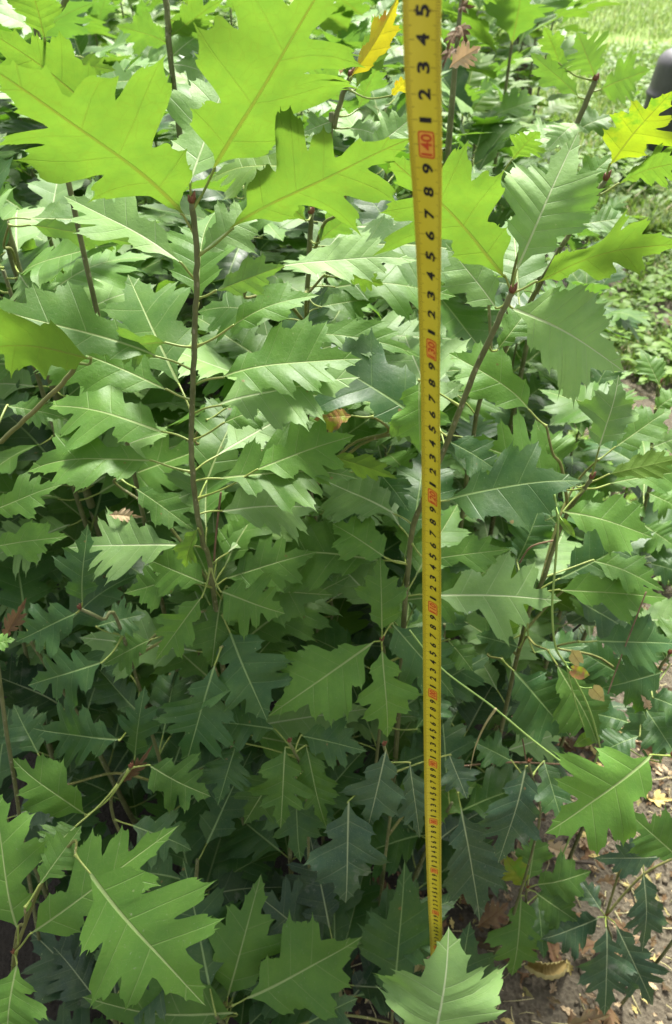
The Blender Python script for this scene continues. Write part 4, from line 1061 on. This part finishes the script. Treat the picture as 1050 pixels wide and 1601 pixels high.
def rolled_leaf():
    P0 = [at_z(822, 1506, .03), at_z(850, 1518, .045), at_z(872, 1516, .04), at_z(885, 1505, .025)]
    path = smooth_path(P0, 9); base = path[0].copy(); n = len(path); V = []; Fc = []; seg = 12
    rr = random.Random(4)
    for i, p in enumerate(path):
        t = i/(n-1); d = (path[min(i+1, n-1)]-path[max(i-1, 0)]).normalized(); a = d.cross(Vector((0, 0, 1))).normalized(); b = a.cross(d)
        r = .013*math.sin(PI*min(1, .12+t*.86))**.6*(1+.13*math.sin(i*2.1))
        for k in range(seg):
            th = -2.4+4.8*k/(seg-1)
            V.append(p-base + (a*math.sin(th) + b*-math.cos(th)*.8)*r*(1+rr.uniform(-.05, .05)))
    for i in range(n-1):
        for k in range(seg-1): Fc.append((i*seg+k, i*seg+k+1, (i+1)*seg+k+1, (i+1)*seg+k))
    o = mesh_obj('rolled_leaf', V, Fc, M['straw']); o.location = base
    tag(o, 'pale straw-coloured dead leaf rolled into a ribbed tube on the soil at bottom right', 'dead leaf')
rolled_leaf()

# climbing weed on the right
def vine():
    pts = [(866, 772, .60), (872, 820, .585), (868, 880, .575), (863, 950, .56), (868, 1010, .55), (885, 1040, .545), (908, 1080, .54), (925, 1120, .53), (938, 1168, .53)]
    P_ = [at_y(*p) for p in pts]; path = smooth_path(P_, 6)
    low = path[-1]; path += smooth_path([low, Vector((low.x+.02, low.y+.02, low.z*.5)), Vector((low.x+.01, low.y+.05, 0))], 6)[1:]
    base = Vector((path[-1].x, path[-1].y, 0))
    root = empty('climbing_weed', base, 'thin pale green climbing weed with small arrow-shaped leaves trailing down at right', 'climbing plant')
    tube('stem', [p-base for p in path], .0013, M['vine'], root, seg=7)
    p2 = smooth_path([P_[5], at_y(900, 1100, .535), at_y(918, 1150, .53)], 6); tube('side_shoot', [p-base for p in p2], .0008, M['vine'], root, seg=6)
    for (bx, by, tx, ty, w_, m_, sd) in [(905, 1035, 890, 1012, 20, 'straw', 3), (895, 1048, 922, 1056, 20, 'spotted', 5), (925, 1075, 944, 1096, 22, 'straw', 8), (930, 1150, 895, 1165, 22, 'lime', 9), (880, 815, 898, 840, 12, 'lime', 4)]:
        pb = at_y(bx, by, .535); pt = at_y(tx, ty, .53); ax = pt-pb; d = depth_of(pb)
        q = np.linspace(0, 1, 12); V = []; Fc = []
        wd = w_*d/F/2; R = frame(ax, Vector((0, -.8, .5)))
        for i, t in enumerate(q):
            ww = wd*(math.sin(PI*min(1, t*.93+.09))**.8)*(1.25-.5*t) if t < 1 else 0.0
            for k in range(5):
                u = -1+.5*k; V.append(R @ Vector(((t - (.16*abs(u) if t < .3 else 0))*ax.length, u*ww, .25*abs(u)*ww + .1*ax.length*math.sin(t*5+sd))) + pb - base)
        for i in range(11):
            for k in range(4): Fc.append((i*5+k, (i+1)*5+k, (i+1)*5+k+1, i*5+k+1))
        uv = np.array([(t, .05*(k-2)) for t in q for k in range(5)])
        lf = mesh_obj('leaf', V, Fc, M[m_], root, {'plane': uv, 'vein': np.abs(uv)*[1, 1]+[.2, 0]})
        nd = min(path[:50], key=lambda a: (a-pb).length)
        tube('petiole', [p-base for p in smooth_path([nd, nd.lerp(pb, .5)+Vector((0, 0, -.002)), pb], 4)], .0006, M['vine'], lf, seg=5)
vine()
def strand(name, pts, r, mat, label, cat, group=None):
    P_ = [at_y(*p) for p in pts]; path = smooth_path(P_, 8); base = path[-1].copy()
    o = tube(name, [p-base for p in path], r, M[mat], None, seg=6); o.location = base
    tag(o, label, cat, group); return o
strand('grass_stalk', [(640, 985, .57), (690, 1045, .55), (770, 1105, .52), (830, 1155, .50), (886, 1198, .48)], (.0009, .0013), 'vine', 'long pale green grass stalk crossing behind the tape down to the right', 'grass stalk')
strand('dead_grass_blade', [(775, 1108, .50), (757, 1135, .50), (742, 1170, .50), (735, 1203, .50)], (.0016, .0004), 'hay', 'short tan dry grass blade hanging from the pale grass stalk', 'grass blade')
strand('dry_twig', [(865, 845, .66), (830, 855, .66), (812, 880, .66)], .0011, 'twigdry', 'pale dry twig curling beside the leaning stem at right', 'twig')
strand('dry_twig', [(1010, 925, .62), (985, 990, .60), (962, 1050, .58), (950, 1085, .56)], .0009, 'twigdry', 'fuzzy tan dead twig slanting across dark leaves above the broad right leaf', 'twig')
strand('dry_twig', [(720, 1198, .55), (790, 1192, .55), (880, 1195, .54), (960, 1200, .53)], .0012, 'twigdry', 'long brown dry twig lying level under the pale grass stalk', 'twig')
strand('dry_twig', [(822, 1190, .56), (815, 1150, .56), (800, 1120, .56)], .0010, 'twigdry', 'short brown dry twig standing up below the pale grass stalk', 'twig')
strand('dead_stick', [(845, 1338, .60), (880, 1345, .60), (930, 1350, .59)], .0028, 'bark_dark', 'black stick on the ground under the broad bright leaf at right', 'stick')
strand('dry_twig', [(345, 770, .60), (338, 830, .60), (334, 880, .60)], .0012, 'twigdry', 'short tan twig standing beside the tall front stem above its lower whorl', 'twig')
strand('dry_twig', [(870, 1010, .9), (940, 950, .9), (1060, 880, .9)], .0022, 'bark_dark', 'long thin brown twig slanting up over the soil at the right edge', 'twig')

# dead brown-leaved shoot at the top
def dead_shoot():
    path = smooth_path([at_y(722, -10, 1.35), at_y(715, 60, 1.33), at_y(708, 140, 1.32), at_y(700, 240, 1.32)], 6)
    f = Vector((path[-1].x, path[-1].y, 0)); path += [path[-1].lerp(f, t) for t in (.33, .66, 1)]
    root = empty('dead_sapling', f, 'dead oak sapling with shrivelled brown leaves near the top just right of the tape', 'sapling')
    tube('stem', [p-f for p in path], (.0028, .006), M['bark'], root)
    for (bx, by, tx, ty, w_) in [(716, 40, 735, 75, 30), (716, 45, 700, 85, 24), (718, 20, 745, 10, 24), (712, 80, 735, 100, 24), (710, 75, 692, 110, 24), (720, 5, 700, -5, 22)]:
        pb = at_y(bx, by, 1.32); pt = at_y(tx, ty, 1.28); ax = pt-pb
        V, Fc, U1, U2 = leaf_arrays(bx+by, ax.length, w_*depth_of(pb)/F, 1.4, .6, 1.5, 2, 1.0, 3, .5)
        mesh_obj('dead_leaf', V @ np.array(frame(ax, Vector((0, -.8, .5)))).T + np.array(pb-f), Fc, M['dead'], root, {'plane': U1, 'vein': U2})
dead_shoot()

# grey ribbed barrel at the right edge
def barrel():
    c = Vector((2.68, 5.9, 0)); R = .46; Hh = .74
    prof = [(0, .0), (.40, .0), (.43, .03)]
    for i in range(34):
        t = i/33; z = .04 + t*(Hh-.16); prof.append((R*(.96+.04*math.sin(PI*t)) + .014*math.exp(-((t-.30)/.03)**2) + .014*math.exp(-((t-.70)/.03)**2), z))
    for i in range(1, 9):
        a = i/8*PI/2; prof.append((R*.96 - .09*(1-math.cos(a)), Hh-.12 + .09*math.sin(a)))
    prof += [(R*.70, Hh-.025), (R*.69, Hh-.005), (0, Hh)]
    V = []; Fc = []; seg = 48
    for r, z in prof:
        for k in range(seg): V.append((r*math.cos(2*PI*k/seg), r*math.sin(2*PI*k/seg), z))
    for i in range(len(prof)-1):
        for k in range(seg): Fc.append((i*seg+k, i*seg+(k+1) % seg, (i+1)*seg+(k+1) % seg, (i+1)*seg+k))
    m = plain('grey_plastic', (0.050, 0.049, 0.055), (0.10, 0.097, 0.104), 12, .55, .0008)
    root = empty('barrel', c, 'dark grey ribbed closed barrel standing on the grass at the upper right edge', 'barrel')
    mesh_obj('body', V, Fc, m, root)
    for a in (0.6, 3.7):
        v, f, _ = tube_data([Vector((R*.5*math.cos(a), R*.5*math.sin(a), Hh-.01)), Vector((R*.5*math.cos(a), R*.5*math.sin(a), Hh+.025))], .04, 16)
        mesh_obj('bung', v, f, m, root)
barrel()
# thin tree beyond the bed
def tree():
    b = at_z(818, 72, 0); b = Vector((b.x*.62, b.y*.62, 0))
    b = Vector((1.46, 6.6, 0)); rr = random.Random(8)
    root = empty('tree', b, 'thin dark tree trunk rising beyond the bed at the top right of centre', 'tree')
    path = smooth_path([Vector((0, 0, -.05)), Vector((-.03, 0, 1.2)), Vector((.02, .03, 2.4)), Vector((0, 0, 3.9))], 6)
    tube('trunk', path, (.105, .05), M['bark_dark'], root, seg=14, rng=rr, rough=.06)
    VV = []; FF = []; A_ = []; B_ = []; T = []; n0 = 0; Vt = []; Ft = []
    for i in range(14):
        az = i*2.4; h = 2.7+rr.uniform(0, 1.2); e = Vector((math.cos(az)*rr.uniform(.6, 1.1), math.sin(az)*rr.uniform(.6, 1.1), h+rr.uniform(.2, .7)))
        v, f, _ = tube_data(smooth_path([Vector((0, 0, h)), Vector((e.x*.5, e.y*.5, h+.2)), e], 5), (.025, .006), 6)
        Ft += [tuple(k+len(Vt) for k in ff) for ff in f]; Vt += v
        for k in range(22):
            p = Vector((0, 0, h)).lerp(e, rr.uniform(.3, 1.05)) + Vector((rr.gauss(0, .16), rr.gauss(0, .16), rr.gauss(0, .14)))
            V, Fc, U1, U2 = LEAF_BANK[rr.randrange(14)]; mt = np.array(site_matrix(rr, p, rr.uniform(0, 6.3), rr.uniform(-40, 20), rr.uniform(.12, .18)))
            VV.append(V @ mt[:3, :3].T + mt[:3, 3]); FF += [tuple(q+n0 for q in ff) for ff in Fc]; n0 += len(V); A_.append(U1); B_.append(U2); T.append(np.full(len(V), rr.uniform(-.6, .6)))
    mesh_obj('limbs', Vt, Ft, M['bark_dark'], root)
    mesh_obj('crown', np.concatenate(VV), FF, M['leaf'], root, {'plane': np.concatenate(A_), 'vein': np.concatenate(B_)}, attrs={'lt': np.concatenate(T)})
tree()

# ------------------------------------------------------------------ ground cover (nobody could count it)
def grass(name, n, region, h, wd, mat, seed, label):
    rs = np.random.RandomState(seed); pts = region(rs, n); n = len(pts)
    az = rs.uniform(0, 2*PI, n); hh = h*rs.uniform(.4, 1.3, n); lean = rs.uniform(.1, .9, n)*hh; ww = wd*rs.uniform(.6, 1.5, n)
    # further blades are broader so that tufts hold together
    V = np.zeros((n, 5, 3)); c, s = np.cos(az), np.sin(az); px, py = -s, c
    for k, (t, wk) in enumerate(((0, 1), (0, -1), (.55, .8), (.55, -.8), (1, 0))):
        V[:, k, 0] = pts[:, 0] + c*lean*t*t + px*ww*wk; V[:, k, 1] = pts[:, 1] + s*lean*t*t + py*ww*wk; V[:, k, 2] = pts[:, 2] + hh*t*(1-.25*t)
    idx = np.arange(n)[:, None]*5
    me = bpy.data.meshes.new(name)
    quads = idx + np.array([0, 1, 3, 2]); tris = idx + np.array([2, 3, 4])
    me.from_pydata(V.reshape(-1, 3).tolist(), [], quads.tolist() + tris.tolist())
    at = me.attributes.new('lt', 'FLOAT', 'POINT'); at.data.foreach_set('value', np.repeat(rs.uniform(0, 1, n), 5).astype(np.float32))
    me.materials.append(mat); o = bpy.data.objects.new(name, me); COL.objects.link(o); tag(o, label, name.replace('_', ' '), kind='stuff'); return o
def blade_mat(name, cols, tr):
    m, nt = newmat(name); o = N(nt, 'ShaderNodeOutputMaterial'); a = N(nt, 'ShaderNodeAttribute', attribute_name='lt')
    c = ramp(nt, a.outputs['Fac'], cols); b = N(nt, 'ShaderNodeBsdfPrincipled', in_Roughness=.55); nt.links.new(c, b.inputs['Base Color'])
    t = N(nt, 'ShaderNodeBsdfTranslucent'); nt.links.new(mixc(nt, .5, c, tr), t.inputs[0]); mx = N(nt, 'ShaderNodeMixShader', in_Fac=.4)
    nt.links.new(b.outputs[0], mx.inputs[1]); nt.links.new(t.outputs[0], mx.inputs[2]); nt.links.new(mx.outputs[0], o.inputs[0]); return m
gm = blade_mat('grass_blades', [(0, (.06, .13, .02)), (.5, (.13, .23, .045)), (.80, (.22, .29, .07)), (1, (.40, .34, .18))], (.25, .4, .05))
def reg_lawn(rs, n):
    y = 4.3 + (24-4.3)*rs.uniform(0, 1, n)**1.7; x = rs.uniform(-.15, 1, n)*(.60*y+1.2)
    x = np.where(y < 6.0, np.maximum(x, .9+.0*y), x)
    cl = np.zeros(len(x))
    for k in range(14):
        a = rs.uniform(0, 6.28); f = rs.uniform(.6, 5.0); cl += np.sin((x*np.cos(a)+y*np.sin(a))*f + rs.uniform(0, 6.28))/f**.5
    cl = cl + rs.normal(0, .8, len(x)) > -1.0
    return np.stack([x, y, np.zeros(n)], 1)[cl]
grass('lawn_grass', 110000, reg_lawn, .13, .0055, gm, 3, 'sunlit patchy grass beyond the bed at the upper right')
def reg_weed(rs, n):
    y = rs.uniform(1.5, 5.2, n); x = rs.uniform(.0, 1, n)**1.5*1.9 + (.20+.30*y)*.75
    cl = (np.sin(x*5.1+2)*np.sin(y*4.3+1) + .5*np.sin(x*13)*np.sin(y*11)) > -.05
    return np.stack([x, y, np.zeros(n)], 1)[cl]
grass('sparse_weeds', 42000, reg_weed, .05, .0045, gm, 6, 'thin green weeds on the trodden soil right of the bed')
# low broad weed leaves
def broad_weeds():
    rs = random.Random(12); VV = []; FF = []; A_ = []; B_ = []; T = []; n0 = 0
    for i in range(2300):
        y = rs.choice((rs.uniform(1.4, 6.0), rs.uniform(1.4, 6.0), rs.uniform(5, 11))); x = (.16+.34*y)*rs.uniform(.8, 1.0) + rs.uniform(0, 1.1)
        if math.sin(x*5.1+2)*math.sin(y*4.3+1) < -.35: continue
        for k in range(rs.randrange(3, 6)):
            V, Fc, U1, U2 = LEAF_BANK[k]; L_ = rs.uniform(.025, .06)*(1.6 if y > 5 else 1)
            # plain ovate leaf
            q = np.linspace(0, 1, 7); v = []; f = []; u = []
            for t in q:
                wv = .28*math.sin(PI*min(1, t*.9+.08))
                for s in (-1, 0, 1): v.append((t, s*wv, -.3*t*t+.12*abs(s)*wv)); u.append((t, s*wv))
            for a in range(6):
                for b in range(2): f.append((a*3+b, (a+1)*3+b, (a+1)*3+b+1, a*3+b+1))
            mt = np.array(site_matrix(rs, Vector((x, y, rs.uniform(.0, .06)*(2.5 if y > 5 else 1))), k*2.4+rs.uniform(0, 1), rs.uniform(5, 45), L_))
            v = np.array(v); VV.append(v @ mt[:3, :3].T + mt[:3, 3]); FF += [tuple(p+n0 for p in ff) for ff in f]; n0 += len(v)
            A_.append(np.array(u)); B_.append(np.abs(np.array(u))); T.append(np.full(len(v), rs.uniform(-.5, .9)))
    o = mesh_obj('weed_cover', np.concatenate(VV), FF, M['lime'], None, {'plane': np.concatenate(A_), 'vein': np.concatenate(B_)}, attrs={'lt': np.concatenate(T)})
    tag(o, 'low broad-leaved weeds scattered on the soil right of the bed', 'weeds', kind='stuff')
broad_weeds()
# litter: fragments of dead leaves, twigs and crumbs of soil
def litter():
    rs = random.Random(31); VV = []; FF = []; A_ = []; B_ = []; T = []; MI = []; n0 = 0
    for i in range(2300):
        y = rs.uniform(.25, 1.0)**1 * rs.choice([1, 1, 1.8, 3.2]); x = .08+.36*y + rs.uniform(-.25, .9)
        L_ = rs.uniform(.006, .032) if rs.random() < .90 else rs.uniform(.04, .085)
        V, Fc, U1, U2 = LITTER_BANK[rs.randrange(len(LITTER_BANK))]
        mt = np.array(site_matrix(rs, Vector((x, y, ground_z(x, y)+rs.uniform(.002, .014))), rs.uniform(0, 6.3), rs.uniform(-12, 25), L_))
        VV.append(V @ mt[:3, :3].T + mt[:3, 3]); FF += [tuple(p+n0 for p in ff) for ff in Fc]; n0 += len(V); A_.append(U1); B_.append(U2)
        T.append(np.full(len(V), rs.uniform(-1, .8))); MI += [rs.choice([0, 0, 0, 1, 2])]*len(Fc)
    o = mesh_obj('leaf_litter', np.concatenate(VV), FF, None, None, {'plane': np.concatenate(A_), 'vein': np.concatenate(B_)}, attrs={'lt': np.concatenate(T)}, mats=[M['dead'], M['peach'], M['straw']], matidx=MI)
    tag(o, 'brown crumbled leaf litter on the soil', 'leaf litter', kind='stuff')
    V = []; Fc = []
    for i in range(1700):
        y = rs.uniform(.25, 2.6); x = .16+.38*y + rs.uniform(-.35, .9); a = rs.uniform(0, 6.3); l = rs.uniform(.01, .06)
        p = Vector((x, y, ground_z(x, y)+rs.uniform(.001, .008))); d = Vector((math.cos(a)*l, math.sin(a)*l, rs.uniform(-.003, .012)))
        v, f, _ = tube_data([p, p+d*.5+Vector((rs.uniform(-.1, .1)*l, rs.uniform(-.1, .1)*l, .001)), p+d], rs.uniform(.0004, .0014), 4); Fc += [tuple(k+len(V) for k in ff) for ff in f]; V += v
    o = mesh_obj('twig_litter', V, Fc, M['hay']); tag(o, 'dry straw and twig bits strewn on the soil', 'litter', kind='stuff')
    V = []; Fc = []
    ico = [(0, 0, 1), (.89, 0, .45), (.28, .85, .45), (-.72, .53, .45), (-.72, -.53, .45), (.28, -.85, .45), (.72, .53, -.45), (-.28, .85, -.45), (-.89, 0, -.45), (-.28, -.85, -.45), (.72, -.53, -.45), (0, 0, -1)]
    fi = [(0, 1, 2), (0, 2, 3), (0, 3, 4), (0, 4, 5), (0, 5, 1), (1, 6, 2), (2, 7, 3), (3, 8, 4), (4, 9, 5), (5, 10, 1), (6, 7, 2), (7, 8, 3), (8, 9, 4), (9, 10, 5), (10, 6, 1), (11, 7, 6), (11, 8, 7), (11, 9, 8), (11, 10, 9), (11, 6, 10)]
    for i in range(5000):
        y = rs.uniform(.25, 2.2); x = .16+.38*y + rs.uniform(-.3, .7); r = min(.018, .0018+rs.expovariate(1/.0022))
        b = len(V); q = [r*rs.uniform(.6, 1.3) for _ in range(12)]
        for k, v in enumerate(ico): V.append((x+v[0]*q[k], y+v[1]*q[k], ground_z(x, y)+v[2]*q[k]*.7+r*.2))
        Fc += [tuple(b+k for k in f) for f in fi]
    o = mesh_obj('soil_clods', V, Fc, plain('soil_clod', (.075, .060, .040), (.20, .17, .115), 90, .95, .002), smooth=True); tag(o, 'loose crumbs and clods of dry soil', 'soil clods', kind='stuff')
LITTER_BANK = []
for i in range(10):
    r = random.Random(400+i); LITTER_BANK.append(leaf_arrays(400+i, 1.0, r.uniform(.4, .7), r.uniform(-1.5, 1.8), r.uniform(-.6, .8), r.uniform(-1, 2), r.uniform(1, 3), r.uniform(-1, 1), 3, .6))
litter()
